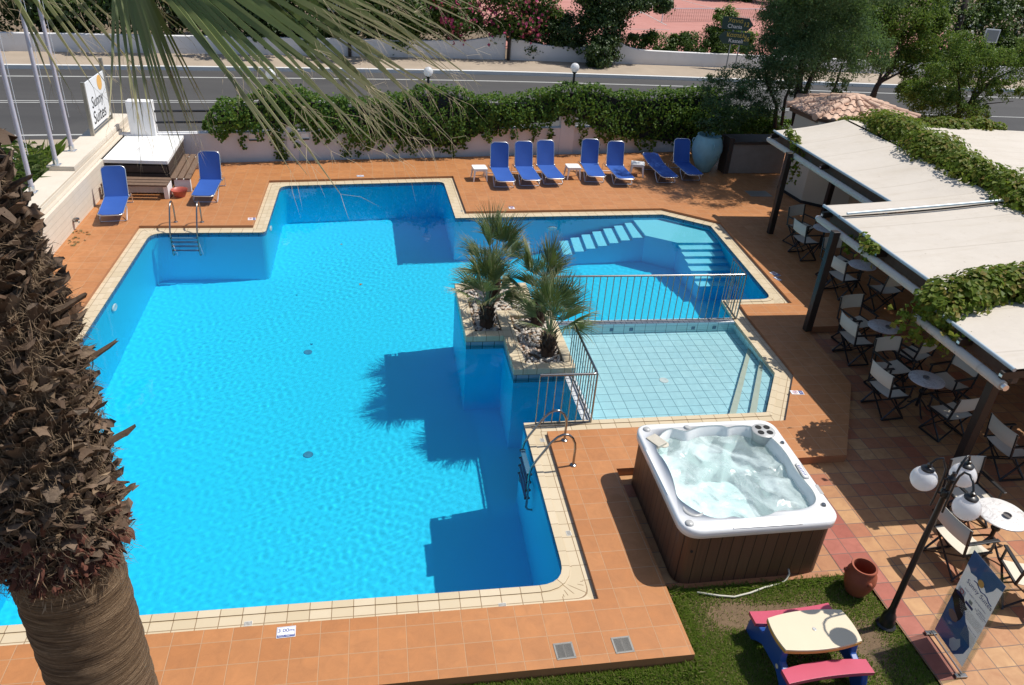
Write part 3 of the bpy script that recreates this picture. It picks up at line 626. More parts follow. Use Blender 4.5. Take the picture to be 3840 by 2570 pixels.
inlet('round white light under water on the left pool wall', (-5.66, 16.0, -.62), (1,0,0)); inlet('round white light under water below the step by the far bay', (-2.845, 20.4, -.55), (1,0,0)); inlet('round white light under water on the wall below the loungers', (5.05, 20.72, -.85), (0,-1,0))
M['floordrain'] = plain('blue_floor_drain', (.03, .26, .42), .6, .1)
for x, y, lab in ((-1.65,15.97,'small dark drain in the pool floor farther from the front edge'),(-1.43,12.4,'small dark drain in the pool floor nearer the front edge')):
    t = thing('floor_drain', lab, 'drain', (x, y, DEEP+.002), 0, 'drains in the pool floor'); b = MB(); b.lathe([(.0,.02),(.085,.02),(.10,.0)], n=16); wet(b.build('cover', M['floordrain'], t))
t = thing('floor_drain', 'round pale drain in the middle of the paddling pool floor', 'drain', (5.62,12.35,TZ+.002)); b = MB(); b.lathe([(.0,.012),(.05,.012),(.05,.018),(.09,.018),(.10,.0)], n=18); wet(b.build('cover', M['white'], t))
# ------------------------------------------------------------------ sun loungers
def lounger(name, back):
    """foot end at the origin, length along +y; back = backrest angle from flat"""
    t = thing(name, '', 'sun lounger', group='blue sun loungers'); w = .29; zs = .36; L = 1.36; r = .0135; BL = .80
    b = MB(); cr = .09
    foot = [(-w, L, zs), (-w, cr, zs), (-w+.03, .03, zs-.005), (-w+cr, 0, zs-.01), (w-cr, 0, zs-.01), (w-.03, .03, zs-.005), (w, cr, zs), (w, L, zs)]; b.tube(foot, r, 8); b.build('seat_frame', M['alu'], t, smooth=60)
    ca, sa = math.cos(back), math.sin(back)
    def B(x, s): return Vector((x, L+s*ca, zs+s*sa))
    b = MB(); b.tube([B(-w, 0), B(-w, BL-cr), B(-w+.03, BL-.03), B(-w+cr, BL), B(w-cr, BL), B(w-.03, BL-.03), B(w, BL-cr), B(w, 0)], r, 8)
    for s in (-1, 1): b.lathe([(.0, -.012), (.045, -.012), (.045, .012), (.0, .012)], (s*(w+.012), L, zs), 14, rot=Matrix.Rotation(PI/2, 3, 'Y'))
    b.build('back_frame', M['alu'], t, smooth=60)
    def cloth(fn, s0, s1, cut0, cut1, nm):
        b = MB(); ns = 14; nx = 8; V = []
        for i in range(ns+1):
            f = i/ns; s = s0+(s1-s0)*f; ww = w-.004; d0 = (s-s0); d1 = (s1-s)
            if cut0 and d0 < .10: ww = w-.115+.111*math.sqrt(max(0, 1-(1-d0/.10)**2))
            if cut1 and d1 < .10: ww = min(ww, w-.115+.111*math.sqrt(max(0, 1-(1-d1/.10)**2)))
            for k in range(nx+1):
                u = k/nx*2-1; V.append(fn(u*ww, s, -.028*(1-u*u)*math.sin(PI*min(1, max(0, (f*.94+.03))))))
        F = [(i*(nx+1)+k, i*(nx+1)+k+1, (i+1)*(nx+1)+k+1, (i+1)*(nx+1)+k) for i in range(ns) for k in range(nx)]
        b.add(V, F); o = b.build(nm, M['blue'], t, smooth=True); return o
    cloth(lambda x, s, d: Vector((x, s, zs+.016+d)), .0, L+.02, True, False, 'seat_fabric')
    nrm = Vector((0, -sa, ca)); cloth(lambda x, s, d: B(x, s)+nrm*(.016+d), .0, BL, False, True, 'back_fabric')
    for (y0, y1, yl) in ((.42, .10, .25), (1.32, 1.02, 1.16)):
        pass
    def legframe(ya, yb, yg, nm):
        b = MB()
        for s in (-1, 1):
            x = s*(w+.026); b.tube([(x, ya, zs-.004), (x, ya-.04 if ya > yg else ya+.04, zs-.08), (x, yg+(.02 if ya > yg else -.02), .10), (x*.97, yg, .075)], .0125, 7); b.tube([(x, yb, zs-.01), (x*.97, yg, .075)], .011, 7)
        b.tube([(-(w+.02), yg, .082), (w+.02, yg, .082)], .0125, 7); return b.build(nm, M['alu'], t, smooth=60)
    legframe(.62, .16, .30, 'leg_frame')
    b = MB()
    for s in (-1, 1):
        x = s*(w+.03); b.tube([(x, L-.06, zs), (x, L+.22, zs+.01), (x, L+.30, zs-.03), (x, L+.31, .09), (x, L+.30, .08)], .0125, 7)
    b.tube([(-(w+.03), L+.305, .084), (w+.03, L+.305, .084)], .0125, 7); b.build('leg_frame', M['alu'], t, smooth=60)
    b = MB()
    for s in (-1, 1): b.box((s*(w+.004), L-.02, zs), (.035, .05, .04))
    for s in (-1, 1): b.box((s*(w-.03), .035, zs-.02), (.03, .03, .025))
    b.build('hinge', M['black'], t, bevel=.005)
    if back > .5:
        b = MB()
        for s in (-1, 1): b.tube([B(s*(w-.02), .42), (s*(w-.02), L+.30, zs-.01)], .009, 6)
        b.build('back_support', M['alu'], t, smooth=60)
    return t
up_l = lounger('sun_lounger', rad(72)); up_m = lounger('sun_lounger', rad(78)); Z0 = 0.0
LG = [(-6.62,19.78,8,'blue sun lounger standing alone against the cream wall at far left'), (-4.66,21.23,0,'blue sun lounger between the timber bench and the far bay of the pool'),
      (3.97,22.76,1,'blue lounger beside the first white stool, leftmost of the row of three'), (4.82,22.92,2,'blue lounger in the middle of the close row of three'), (5.63,23.10,4,'blue lounger right of the row of three, next to the middle white stool'),
      (7.02,23.36,-3,'upright blue lounger between the middle white stool and its right neighbour'), (7.95,23.16,1,'upright blue lounger left of the third white stool'), (10.49,23.66,1,'upright blue lounger in tree shade beside the turquoise urn')]
for i, (x, y, a, lab) in enumerate(LG):
    o = (up_l, up_m)[i] if i < 2 else copy_tree((up_l, up_m)[(i//2+i) % 2]); place(o, (x, y, Z0), rad(a), lab)
place(lounger('sun_lounger', rad(12)), (9.52, 23.38, Z0), rad(2), 'blue lounger with its back let down almost flat, in dappled shade')
# ------------------------------------------------------------------ white stools
def stool():
    t = thing('side_table', '', 'side table', group='white plastic stools'); b = MB(); s = .225
    P, _ = rounded([(-s,-s),(s,-s),(s,s),(-s,s)], {0:.06,1:.06,2:.06,3:.06}); b.prism([tuple(p) for p in P], .375, .41); b.build('top', M['white'], t, bevel=.012)
    for i in range(4):
        a, c = ((-1,-1),(1,-1),(1,1),(-1,1))[i]; b = MB(); V = []
        for z, q, hw in ((.385, .175, .05), (.30, .195, .042), (0, .225, .026)): V += [(a*(q+hw*.35), c*(q-hw), z), (a*(q-hw), c*(q+hw*.35), z), (a*(q-hw*1.1), c*(q-hw*.1), z), (a*(q-hw*.1), c*(q-hw*1.1), z), (a*(q+hw*.45), c*(q+hw*.45), z)]
        F = []
        for j in range(2):
            o = 5*j
            for k0, k1 in ((0,4),(4,1),(1,2),(2,3),(3,0)): F.append((o+k0, o+k1, o+5+k1, o+5+k0))
        F.append((10,14,11,12,13)); b.add(V, F); b.build('leg', M['white'], t)
    for k in range(4):
        R = Matrix.Rotation(k*PI/2, 3, 'Z'); b = MB(); b.box(R @ Vector((0, -.205, .352)), (.34, .018, .05), R); b.build('apron', M['white'], t, bevel=.004)
    return t
st = stool()
for i, (x, y, a, lab) in enumerate([(3.26,23.80,4,'white plastic stool at the left end of the lounger row'), (6.38,24.08,2,'white plastic stool between the group of three and the pair of loungers'), (8.72,24.50,-16,'white plastic stool set askew between the upright and the flat lounger')]):
    o = st if i == 0 else copy_tree(st); place(o, (x, y, .07), rad(a), lab)
# ------------------------------------------------------------------ bench corner, tub
bx = thing('planter_box', 'large timber clad box with a flat white top in the far left corner', 'planter box', (0,0,0))
b = MB(); b.prism([(-7.42,22.64),(-5.80,22.58),(-5.86,24.98),(-7.42,24.85)], .07, .80); b.build('body', M['darkwood'], bx)
b = MB(); b.prism([(-7.50,22.54),(-5.73,22.47),(-5.80,25.06),(-7.50,24.95)], .83, .93); b.build('top', M['white'], bx, bevel=.008)
b = MB()
for k in range(3): b.bar((-7.4, 22.565-.0, .20+.24*k), (-5.79, 22.51, .20+.24*k), .04, .19); b.bar((-5.765, 22.56, .20+.24*k), (-5.83, 24.95, .20+.24*k), .04, .19)
b.build('cladding', M['darkwood'], bx, bevel=.005)
be = thing('corner_bench', 'weathered slatted timber bench wrapped round the white topped box', 'bench', (0,0,0))
for k in range(3):
    y = 21.78+.24*k; b = MB(); b.bar((-7.36, y+.05, .47), (-5.66, y, .47), .19, .05); b.build('slat', M['wood'], be, bevel=.006)
for k in range(3):
    x = -5.62+.19*k; b = MB(); b.bar((x, 22.30, .47), (x-.06, 24.6, .47), .15, .05); b.build('slat', M['wood'], be, bevel=.006)
for c, d in (((-5.72, 22.02, .255), (.12, .5, .37)), ((-7.2, 22.02, .255), (.12, .5, .37)), ((-5.40, 22.42, .255), (.44, .1, .37)), ((-5.45, 24.5, .255), (.44, .1, .37)), ((-6.45, 22.2, .255), (1.4, .06, .3))):
    b = MB(); b.box(c, d); b.build('support', M['plaster'], be, bevel=.008)
b = MB(); b.lathe([(.14, 0), (.17, .10), (.21, .20), (.225, .205), (.215, .185), (.16, .06), (0, .03)], n=24); o = b.build('wash_tub', M['redtub'], smooth=50); o.location = (-5.42, 22.0, .07); tag(o, 'low red plastic tub on the tiles in front of the bench support', 'tub')
# ------------------------------------------------------------------ cream wall, flagpoles, hotel sign
wl = thing('retaining_wall', 'cream board marked concrete wall with a stepped ledge along the left side', 'wall')
b = MB(); b.prism([(-7.62,4),(-7.43,4),(-7.43,26.0),(-7.62,26.0)], -.3, .93); b.prism([(-7.62,4),(-7.60,4),(-7.60,26.4),(-7.62,26.4)], .93, 1.07)
b.prism([(-8.32,4),(-7.65,4),(-7.65,21.0),(-8.32,21.0)], -.3, 1.09); b.prism([(-8.32,21.0),(-7.65,21.0),(-7.65,26.4),(-8.32,26.4)], -.3, 1.21); b.build('wall_body', M['board'], wl, bevel=.015)
b = MB(); b.prism([(-7.72,4),(-7.50,4),(-7.50,26.0),(-7.72,26.0)], .931, .962); b.build('ledge', M['board'], wl)
M['pole'] = plain('painted_pole', (.50, .47, .53), .4, .08, 6)
def flagpole(label, y, zb, lean, top):
    t = thing('flagpole', label, 'flagpole', (-8.1, y, zb), 0, 'three flagpoles on the cream wall'); b = MB(); b.tube([(0,0,0), (lean*.5,0,top*.5), (lean,0,top)], [.055,.048,.038], 12); b.build('pole', M['pole'], t, smooth=60)
    b = MB(); b.box((0,0,.01), (.2,.2,.02)); b.lathe([(.075,.02),(.07,.16),(.055,.16)], n=12); b.build('base', M['alu'], t); b = MB(); b.tube([(.09,.03,.9), (.09+lean*.6,.05,top*.55), (.06+lean,.03,top-.15)], .006, 4); b.build('halyard', M['signwhite'], t); b = MB(); b.sphere((lean,0,top), .06, 10); b.build('finial', M['alu'], t, smooth=True)
    return t
flagpole('nearest flagpole, whose foot stands in the lower part of the wall by the reeds', 19.36, 1.09, .06, 7.2); flagpole('middle flagpole on the cream wall, under the blue flag', 21.1, 1.21, .03, 6.0); flagpole('farthest flagpole, next to the hotel sign on the wall', 22.35, 1.21, -.05, 6.4)
M['flagblue'] = plain('blue_flag', (.06,.16,.42), .8, .15, 4); M['flagred'] = plain('red_flag', (.45,.05,.06), .8, .1, 4)
def flag(name, label, x, y, z, mats, w=1.5, h=.9):
    b = MB(); n = 14
    for i in range(n+1):
        for k in range(4): b.v.append((.05+w*i/n*.55, .16*math.sin(i*.9+k*.3)*i/n, -h*k/3-.5*(i/n)**1.3))
    for i in range(n):
        for k in range(3): b.f.append((i*4+k, i*4+k+1, i*4+k+5, i*4+k+4)); b.m.append(k % len(mats))
    o = b.build(name, mats, smooth=True); o.location = (x, y, z); return tag(o, label, 'flag')
flag('flag', 'blue and white flag hanging from the middle flagpole', -8.07, 21.1, 6.95, [M['flagblue'], M['signwhite'], M['flagblue']]); flag('flag', 'white and red flag hanging from the farthest flagpole', -8.15, 22.35, 7.3, [M['flagred'], M['signwhite'], M['flagblue']])
sg = thing('hotel_sign', 'white hotel sign with a painted sun standing on the end of the cream wall', 'sign', (-8.0,0,1.0))
b = MB(); b.bar((0,23.85,.0), (0,23.85,1.7), .09, .09); b.build('post', M['drain'], sg); b = MB(); b.bar((0,25.75,.0), (0,25.75,2.0), .09, .09); b.build('post', M['drain'], sg)
b = MB(); b.box((0,24.8,1.0), (.035,1.8,1.3)); b.build('panel', M['signwhite'], sg, bevel=.005); b = MB(); b.bar((0,23.9,.2),(0,25.7,.2),.05,.05); b.bar((0,23.9,.28),(0,25.7,.28),.03,.03); b.build('rail', M['drain'], sg)
M['sunorange'] = plain('sign_orange', (.75,.42,.12), .5, .05)
text_part('lettering', 'Sunny', .44, M['dark'], sg, (.022,24.72,1.02), (PI/2,0,PI/2), shear=.2); text_part('lettering', 'Suites', .50, M['dark'], sg, (.022,24.72,.60), (PI/2,0,PI/2), shear=.2)
b = MB(); b.lathe([(.0,.0),(.21,.0),(.21,.006),(0,.006)], (.02,25.2,1.42), 20, rot=Matrix.Rotation(PI/2,3,'Y')); b.build('sun_emblem', M['sunorange'], sg)
fl = thing('wall_tap', 'small metal tap and hose union low on the cream wall beside the lone lounger', 'tap', (-7.42,19.55,.07)); b = MB(); b.tube([(0,0,.2),(.10,0,.22),(.13,0,.18)], .022, 8); b.build('spout', M['steel'], fl, smooth=60); b = MB(); b.lathe([(.03,0),(.07,.02),(.07,.05),(.02,.07)], (.08,0,.24), 12); b.build('handle', M['steel'], fl, smooth=50)
# ------------------------------------------------------------------ low white wall behind the pool
def wy(x): return 25.55+.153*(x+3.0)*.93
bw = thing('garden_wall', 'low white plastered wall behind the loungers, under the ivy', 'wall'); b = MB(); A, C = (-7.6, wy(-7.6)), (12.6, wy(12.6)); b.prism([A, C, (C[0],C[1]+.22), (A[0],A[1]+.22)], -.3, .93); b.build('wall_body', M['plaster'], bw, bevel=.01)
b = MB(); b.prism([(A[0],A[1]-.03), (C[0],C[1]-.03), (C[0],C[1]+.25), (A[0],A[1]+.25)], .93, .97); b.build('capping', M['plaster'], bw, bevel=.006)
for x, w_, h in ((-6.93,.72,1.95), (-2.62,.36,1.42), (2.4,.4,1.6), (6.78,.52,1.62), (11.2,.5,1.6)):
    b = MB(); b.box((x, wy(x)+.11, h/2), (w_, .34, h)); b.build('pier', M['plaster'], bw, bevel=.012)
fr = thing('pipe_fence', 'two black horizontal pipes between the white pier and the ivy', 'fence'); 
for z in (1.28, 1.62):
    b = MB(); b.tube([(-6.6, wy(-6.6)+.11, z), (-2.7, wy(-2.7)+.11, z)], .035, 8); b.build('rail', M['black'], fr, smooth=60)
b = MB(); b.tube([(-4.4, wy(-4.4)+.11, .95), (-4.4, wy(-4.4)+.11, 1.65)], .03, 8); b.build('post', M['black'], fr, smooth=60)
def walllight(label, x, z):
    t = thing('wall_light', label, 'wall light', (x, wy(x)-.001, z), rad(8), 'small square lights in the white wall'); b = MB(); b.box((0,-.02,0), (.26,.04,.22)); b.build('housing', M['white'], t, bevel=.01); b = MB(); b.box((0,-.05,-.085), (.26,.06,.03)); b.build('hood', M['dark'], t); return t
walllight('square wall light under the ivy left of the hanging ivy trunk', -3.80, .82); walllight('square wall light just right of the hanging ivy trunk', -2.22, .82); walllight('square wall light behind the group of three loungers', 6.2, .80)
def globelamp(label, x, zc):
    t = thing('globe_lamp', label, 'lamp', (x, wy(x)+.11, .97), 0, 'globe lamps along the ivy'); h = zc-.97; b = MB(); b.tube([(0,0,0),(0,0,h-.16)], .042, 10); b.build('post', M['black'], t, smooth=60); b = MB(); b.lathe([(.045,0),(.07,.02),(.085,.05),(.06,.07)], (0,0,h-.20), 14); b.build('collar', M['black'], t, smooth=50)
    b = MB(); b.sphere((0,0,h), .155, 20); b.build('globe', M['globe'], t, smooth=True); return t
globelamp('white globe lamp over the left end of the ivy, half behind palm threads', -3.12, 2.73); globelamp('white globe lamp above the middle of the ivy', 1.78, 2.83); globelamp('white globe lamp in the clear above the ivy near the pair of loungers', 6.86, 3.0)
# ------------------------------------------------------------------ urn and covered box
ur = thing('urn', 'big turquoise clay urn with small handles beside the shaded lounger', 'urn', (11.33,25.05,.07)); ur.scale = (.92,.92,.95); b = MB(); b.lathe([(.24,0),(.26,.03),(.36,.22),(.50,.50),(.57,.80),(.555,1.0),(.48,1.2),(.42,1.3),(.45,1.33),(.40,1.33),(.37,1.2),(.3,1.1),(0,1.1)], n=32); b.build('body', M['urn'], ur, smooth=60)
for a in (-PI*.5, PI*.1, PI*.8):
    b = MB(); d = Vector((math.cos(a), math.sin(a), 0)); b.tube([d*.48+Vector((0,0,1.12)), d*.57+Vector((0,0,1.12)), d*.60+Vector((0,0,1.02)), d*.565+Vector((0,0,.95))], .025, 6); b.build('handle', M['urn'], ur, smooth=60)
M['tarp'] = plain('grey_brown_tarpaulin', (.26,.225,.20), .75, .25, 3, bump=.6, bscale=9)
cb = thing('covered_cabinet', 'dark cabinet under a grey brown tarpaulin between urn and kiosk', 'cabinet', (13.15,25.25,.07), rad(3)); b = MB(); b.box((0,0,.52), (2.05,.85,1.04)); b.build('body', M['tarp'], cb, bevel=.02); b = MB(); b.box((.05,0,1.09), (2.2,1.0,.10)); b.build('lid', M['darkwood'], cb, bevel=.02); b = MB(); b.box((-1.12,-.2,.62), (.16,.5,1.24)); b.build('side_post', M['darkwood'], cb)
# ------------------------------------------------------------------ foliage
M['ivy'] = leafmat('ivy_leaves', [(.028,.070,.011), (.050,.115,.016), (.088,.165,.026), (.19,.26,.042)], .55, .32, .2)
M['vine'] = leafmat('creeper_leaves', [(.075,.12,.014), (.12,.175,.018), (.17,.21,.026), (.24,.16,.04)], .55, .35, .2)
M['stem'] = plain('brown_stem', (.07,.045,.028), .9, .3, 12)
def leaves(P, N, size, rng, shape=0, jit=.5, up=(0,0,-1), hang=.5):
    """numpy leaf quads: P positions, N outward normals; folded diamond leaves"""
    n = len(P); s = size*rng.uniform(.6, 1.25, (n, 1)); nn = N+rng.normal(0, jit, (n, 3)); nn /= np.linalg.norm(nn, axis=1, keepdims=True)+1e-9
    t = np.array(up)[None]*hang+rng.normal(0, .6, (n, 3)); t -= nn*(t*nn).sum(1, keepdims=True); t /= np.linalg.norm(t, axis=1, keepdims=True)+1e-9; b = np.cross(nn, t)
    w = .46 if shape == 0 else .2
    V = np.stack([P-t*s*.5, P+b*s*w-t*s*.05+nn*s*.12, P+t*s*.5-nn*s*.08, P-b*s*w-t*s*.05+nn*s*.12], 1)
    F = np.arange(4*n).reshape(n, 4); return V, F
def blob(n, c, r, rng, shell=.55):
    d = rng.normal(0, 1, (n, 3)); d /= np.linalg.norm(d, axis=1, keepdims=True); k = rng.uniform(shell, 1.0, (n, 1))**.6; return np.array(c)+d*k*np.array(r), d
def cloud(parts): 
    V = np.concatenate([p[0] for p in parts]); F = np.arange(len(V)*4).reshape(-1, 4); return V, F
# ivy hedge over the wall
r = np.random.default_rng(21); parts = []; hd = thing('ivy_hedge', 'thick dark green ivy smothering the fence above the low white wall', 'hedge')
hx = [-5.2,-4.7,-4.0,-3.2,-2.6,-1.8,-.8,.2,1.0,1.8,2.6,3.5,4.4,5.3,6.0,6.8,7.6,8.5,9.5,10.5,11.5,12.6]; hz = [1.35,1.85,2.0,2.32,2.3,2.05,1.92,1.98,2.15,2.36,2.3,2.02,2.0,2.1,2.28,2.42,2.38,2.15,2.12,2.2,2.25,2.3]
lx = [-5.2,-4.4,-3.6,-3.0,-2.6,-2.0,-1.2,-.4,.4,1.2,1.8,2.6,3.3,4.2,5.0,6.0,6.6,7.2,8,9,10,11,12.6]; lz = [1.1,.92,.88,.95,1.05,.88,.75,.62,.55,.42,.22,.25,.62,.82,.95,1.0,1.3,1.05,.62,.38,.3,.2,.1]
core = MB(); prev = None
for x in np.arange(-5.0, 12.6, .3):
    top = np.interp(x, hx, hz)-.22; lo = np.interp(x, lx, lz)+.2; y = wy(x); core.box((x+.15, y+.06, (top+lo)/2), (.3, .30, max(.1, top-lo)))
core.build('light_block_core', M['dark'], hd)  # dark boxes added inside the ivy to stop light passing through
N = 13000; X = r.uniform(-5.2, 12.7, N); top = np.interp(X, hx, hz)+.05*np.sin(X*5)+r.normal(0, .04, N); lo = np.interp(X, lx, lz)+.16*np.sin(X*4.3)+.1*np.sin(X*11)
f = r.uniform(0, 1, N); face = r.uniform(0, 1, N)
Z = np.where(face < .68, lo+(top-lo)*f, top); bul = .26+.16*np.sin(PI*np.clip(f, 0, 1))+.10*np.sin(X*2.1+Z*3)+.08*np.sin(X*5.3-Z*4)
Y = np.where(face < .68, wy(X)+.10-bul, wy(X)+.1+r.uniform(-.38, .42, N)); Nn = np.where((face < .68)[:, None], np.array([[0, -1, .25]]), np.array([[0, -.2, 1]]))
parts.append(leaves(np.stack([X, Y+r.normal(0, .05, N), Z+np.where(face < .68, 0, -.06*np.abs(Y-wy(X))+r.normal(0, .04, N))], 1), Nn, .105, r))
N2 = 2600; X = r.uniform(-5.1, 12.6, N2); parts.append(leaves(np.stack([X, wy(X)+.42+r.normal(0, .06, N2), np.interp(X, hx, hz)-r.uniform(0, 1.1, N2)], 1), np.repeat([[0, 1., .2]], N2, 0), .105, r))
strands = [(-4.1,.9,.45),(-3.05,1.2,.12),(-2.98,1.2,.1),(-3.0,1.1,.08),(-2.55,1.0,.45),(-1.55,.9,.55),(-.95,.85,.12),(-.55,.8,.1),(-.2,.8,.3),(.25,.7,.35),(.75,.6,.2),(1.3,.6,.1),(4.75,.95,.6),(5.5,1.05,.5),(6.1,1.1,.4),(7.4,1.0,.3),(7.9,.8,.12),(8.5,.8,.25),(3.0,.7,.3)]
for x, z0, z1 in strands:
    n = int(70*(z0-z1)+14); tt = r.uniform(0, 1, n); wdt = .10 if z1 < .15 else .05; parts.append(leaves(np.stack([x+r.normal(0, wdt, n)+.06*np.sin(tt*5+x), wy(x)-.08-.1*(1-tt)+r.normal(0, .03, n), z0+(z1-z0)*tt], 1), np.repeat([[0, -1., .3]], n, 0), .085, r))
for i in range(70):   # pale drooping shoots on the front
    x = r.uniform(-5, 12); z = np.interp(x, hx, hz)*r.uniform(.55, .95); n = 16; tt = np.linspace(0, 1, n); parts.append(leaves(np.stack([x+.1*tt*r.normal(0, 1)+r.normal(0, .025, n), wy(x)-.42-.10*np.sin(tt*2)+r.normal(0, .02, n), z-tt*r.uniform(.25, .55)], 1), np.repeat([[0, -1., .6]], n, 0), .075, r))
V, F = cloud(parts); np_mesh('foliage', V, F, M['ivy'], hd)
# ------------------------------------------------------------------ pergola with awnings
pg = thing('pergola', 'long dark timber pergola carrying cream awnings along the right side of the pool', 'pergola'); P3 = at_z(3580, 1768, -.08)
POSTS = [(11.15,19.33,.07),(9.37,13.71,.07),(P3.x,P3.y,-.08),(13.5,20.6,.07),(13.5,14.8,.07),(13.5,8.8,-.08)]
for x, y, z in POSTS:
    b = MB(); b.box((x, y, (z+2.42)/2), (.15, .15, 2.42-z)); b.build('post', M['brown'], pg, bevel=.008)
M['beamwood'] = plain('grey_rough_timber', (.10,.07,.05), .85, .45, 8, bump=.4)
def zc(x, xf): return 2.58+(x-xf)/(13.5-xf)*.38
BAYS = [(11.42, 14.98, 20.9), (9.62, 10.3, 14.62), (8.97, 8.1, 10.1)]
for i, (xf, y0, y1) in enumerate(BAYS):
    for q in ((xf+.16, 2.40), (13.5, 2.78)): b = MB(); b.bar((q[0], y0+.05, q[1]), (q[0], y1-.05, q[1]), .10, .20); b.build('beam', M['beamwood'], pg, bevel=.006)
    for y in (y0+.05, (y0+y1)/2, y1-.08):
        b = MB(); b.bar((xf-.12, y, 2.46), (13.45, y, 2.80), .07, .12); b.build('rafter', M['brown'], pg)
        b = MB(); b.box((xf-.125, y, 2.46), (.012, .06, .04)); b.build('bracket', M['alu'], pg)
    b = MB(); b.tube([(xf-.10, y0-.03, 2.33), (xf-.10, y1+.03, 2.33)], .075, 12); b.build('roller_tube', M['awning'], pg, smooth=60)
    b = MB(); b.tube([(xf-.10, y1+.03, 2.33), (xf-.10, y1+.10, 2.33)], .05, 10); b.tube([(xf-.10, y0-.03, 2.33), (xf-.10, y0-.10, 2.33)], .05, 10); b.build('roller_end', M['alu'], pg, smooth=60)
M['tubeblue'] = plain('pale_blue_grey_tube', (.42,.50,.55), .4, .06, 8, .3)
def awn(label, xf, xb, y0, y1, zf, zb, sagn=7, group='cream awnings over the terrace'):
    t = thing('awning', label, 'awning', (0,0,0), 0, group); b = MB(); nx, ny = 14, 18; V = []
    for dz in (0, -.006):
        for i in range(nx+1):
            for k in range(ny+1):
                u, v = i/nx, k/ny; V.append((xf+(xb-xf)*u, y0+(y1-y0)*v, zf+(zb-zf)*u-.045*math.sin(PI*u)*(.6+.4*math.sin(v*sagn))+.006*math.sin(v*31)*math.sin(PI*u)+dz))
    m = (nx+1)*(ny+1); F = []
    for i in range(nx):
        for k in range(ny):
            a = i*(ny+1)+k; F += [(a, a+ny+1, a+ny+2, a+1), (m+a, m+a+1, m+a+ny+2, m+a+ny+1)]
    b.add(V, F); b.build('cloth', M['awning'], t, smooth=True)
    b = MB(); b.tube([(xf, y0-.01, zf-.005), (xf, y1+.01, zf-.005)], .032, 8); b.build('front_bar', M['tubeblue'], t, smooth=60); return t
awn('flat cream awning of the far bay in front of the kiosk', 11.40, 13.5, 14.45, 20.9, 2.60, 2.97)
awn('cream awning of the middle bay behind the dark second post', 9.60, 13.5, 10.35, 14.08, 2.60, 2.97)
t = awn('narrow cream awning strip along the far side of the middle bay', 9.56, 13.5, 14.03, 14.66, 2.63, 3.0)
awn('stained cream awning of the nearest bay, above the third post', 8.95, 13.5, 8.08, 10.05, 2.60, 2.97)
awn('cream awning behind the vine ridge, at the far right by the road', 22, 13.62, 14.9, 20.95, 2.72, 2.97); awn('cream awning behind the vine ridge at the right edge', 22, 13.62, 8.1, 14.96, 2.66, 2.97)
b = MB(); b.tube([(9.7,13.99,2.70),(13.4,13.99,3.03)], .03, 8); o = b.build('awning_tube', M['tubeblue'], smooth=60); tag(o, 'thin grey tube lying across the joint of the middle awning', 'tube')
b = MB(); b.tube([(9.5,10.42,2.68),(13.4,10.42,3.0)], .03, 8); o = b.build('awning_tube', M['tubeblue'], smooth=60); tag(o, 'thin grey tube across the near edge of the middle awning, above the vine', 'tube')
def vine(name, label, path, rad_, n, seed, size=.11, zf=.6, hang=()):
    r = np.random.default_rng(seed); P = np.array(path, float); L = np.r_[0, np.cumsum(np.linalg.norm(np.diff(P[:, :3], axis=0), axis=1))]; parts = []; t = thing(name, label, 'vine')
    nb = max(4, int(L[-1]/.28))
    for s in np.linspace(0, L[-1], nb):
        c = np.array([np.interp(s, L, P[:, k]) for k in range(3)])+r.normal(0, .10, 3)*[1, 1, .3]; rr = rad_*r.uniform(.65, 1.25); m = int(n/nb*(rr/rad_)**2); p, d = blob(m, c, (rr, rr, rr*zf), r); d[:, 2] += .7; parts.append(leaves(p, d, size, r, jit=.35))
    for (x, y, z0, z1, w) in hang:
        m = int(130*(z0-z1)*w/.15)+10; tt = r.uniform(0, 1, m); parts.append(leaves(np.stack([x+r.normal(0, w, m), y+r.normal(0, w, m), z0+(z1-z0)*tt], 1), r.normal(0, 1, (m, 3))+[-.6, -.5, .3], size, r))
    V, F = cloud(parts); np_mesh('foliage', V, F, M['vine'], t); b = MB(); b.tube([tuple(p) for p in P], .025, 6); b.build('stem', M['stem'], t, smooth=60)
    for (x, y, z0, z1, w) in hang:
        b = MB(); b.tube([(x,y,z0),(x+.03,y,(z0+z1)/2),(x,y,z1+.05)], .008, 5); b.build('stem', M['stem'], t, smooth=60)
    return t
vine('grape_vine', 'thick green vine along the ridge between front and rear awnings', [(14.5,20.7,2.95),(14.3,20.0,3.1),(13.9,19.2,3.15),(14.3,18.6,3.1),(14.0,17.4,3.1),(13.9,16.2,3.1),(13.9,15,3.1),(13.8,13.6,3.05),(14.0,12.6,3.0),(14.3,11.2,3.0)], .66, 15000, 31, .115)
vine('grape_vine', 'long low vine along the far edge of the rear awnings, beside the road', [(13.6,20.95,2.85),(15.5,21.1,2.82),(17.5,21.15,2.8),(18.9,21.2,2.8)], .36, 3800, 32, .11)
vine('grape_vine', 'bushy vine spilling over the front corner between middle and nearest awning', [(9.0,9.9,2.62),(9.5,10.15,2.75),(10.4,10.2,2.8),(11.6,10.2,2.9),(13.2,10.2,3.0)], .46, 6000, 33, .115, .75, [(8.95,10.0,2.5,1.9,.16),(9.15,9.7,2.5,2.0,.14),(8.75,10.15,2.5,2.15,.12),(8.98,9.25,2.6,2.2,.1)])
vine('vine_shoot', 'hanging vine shoot at the far corner of the pergola by the first post', [(11.45,20.2,2.68),(11.5,19.9,2.62),(11.48,19.6,2.55)], .16, 190, 34, .11, .7, [(11.42,19.35,2.5,1.55,.10)])
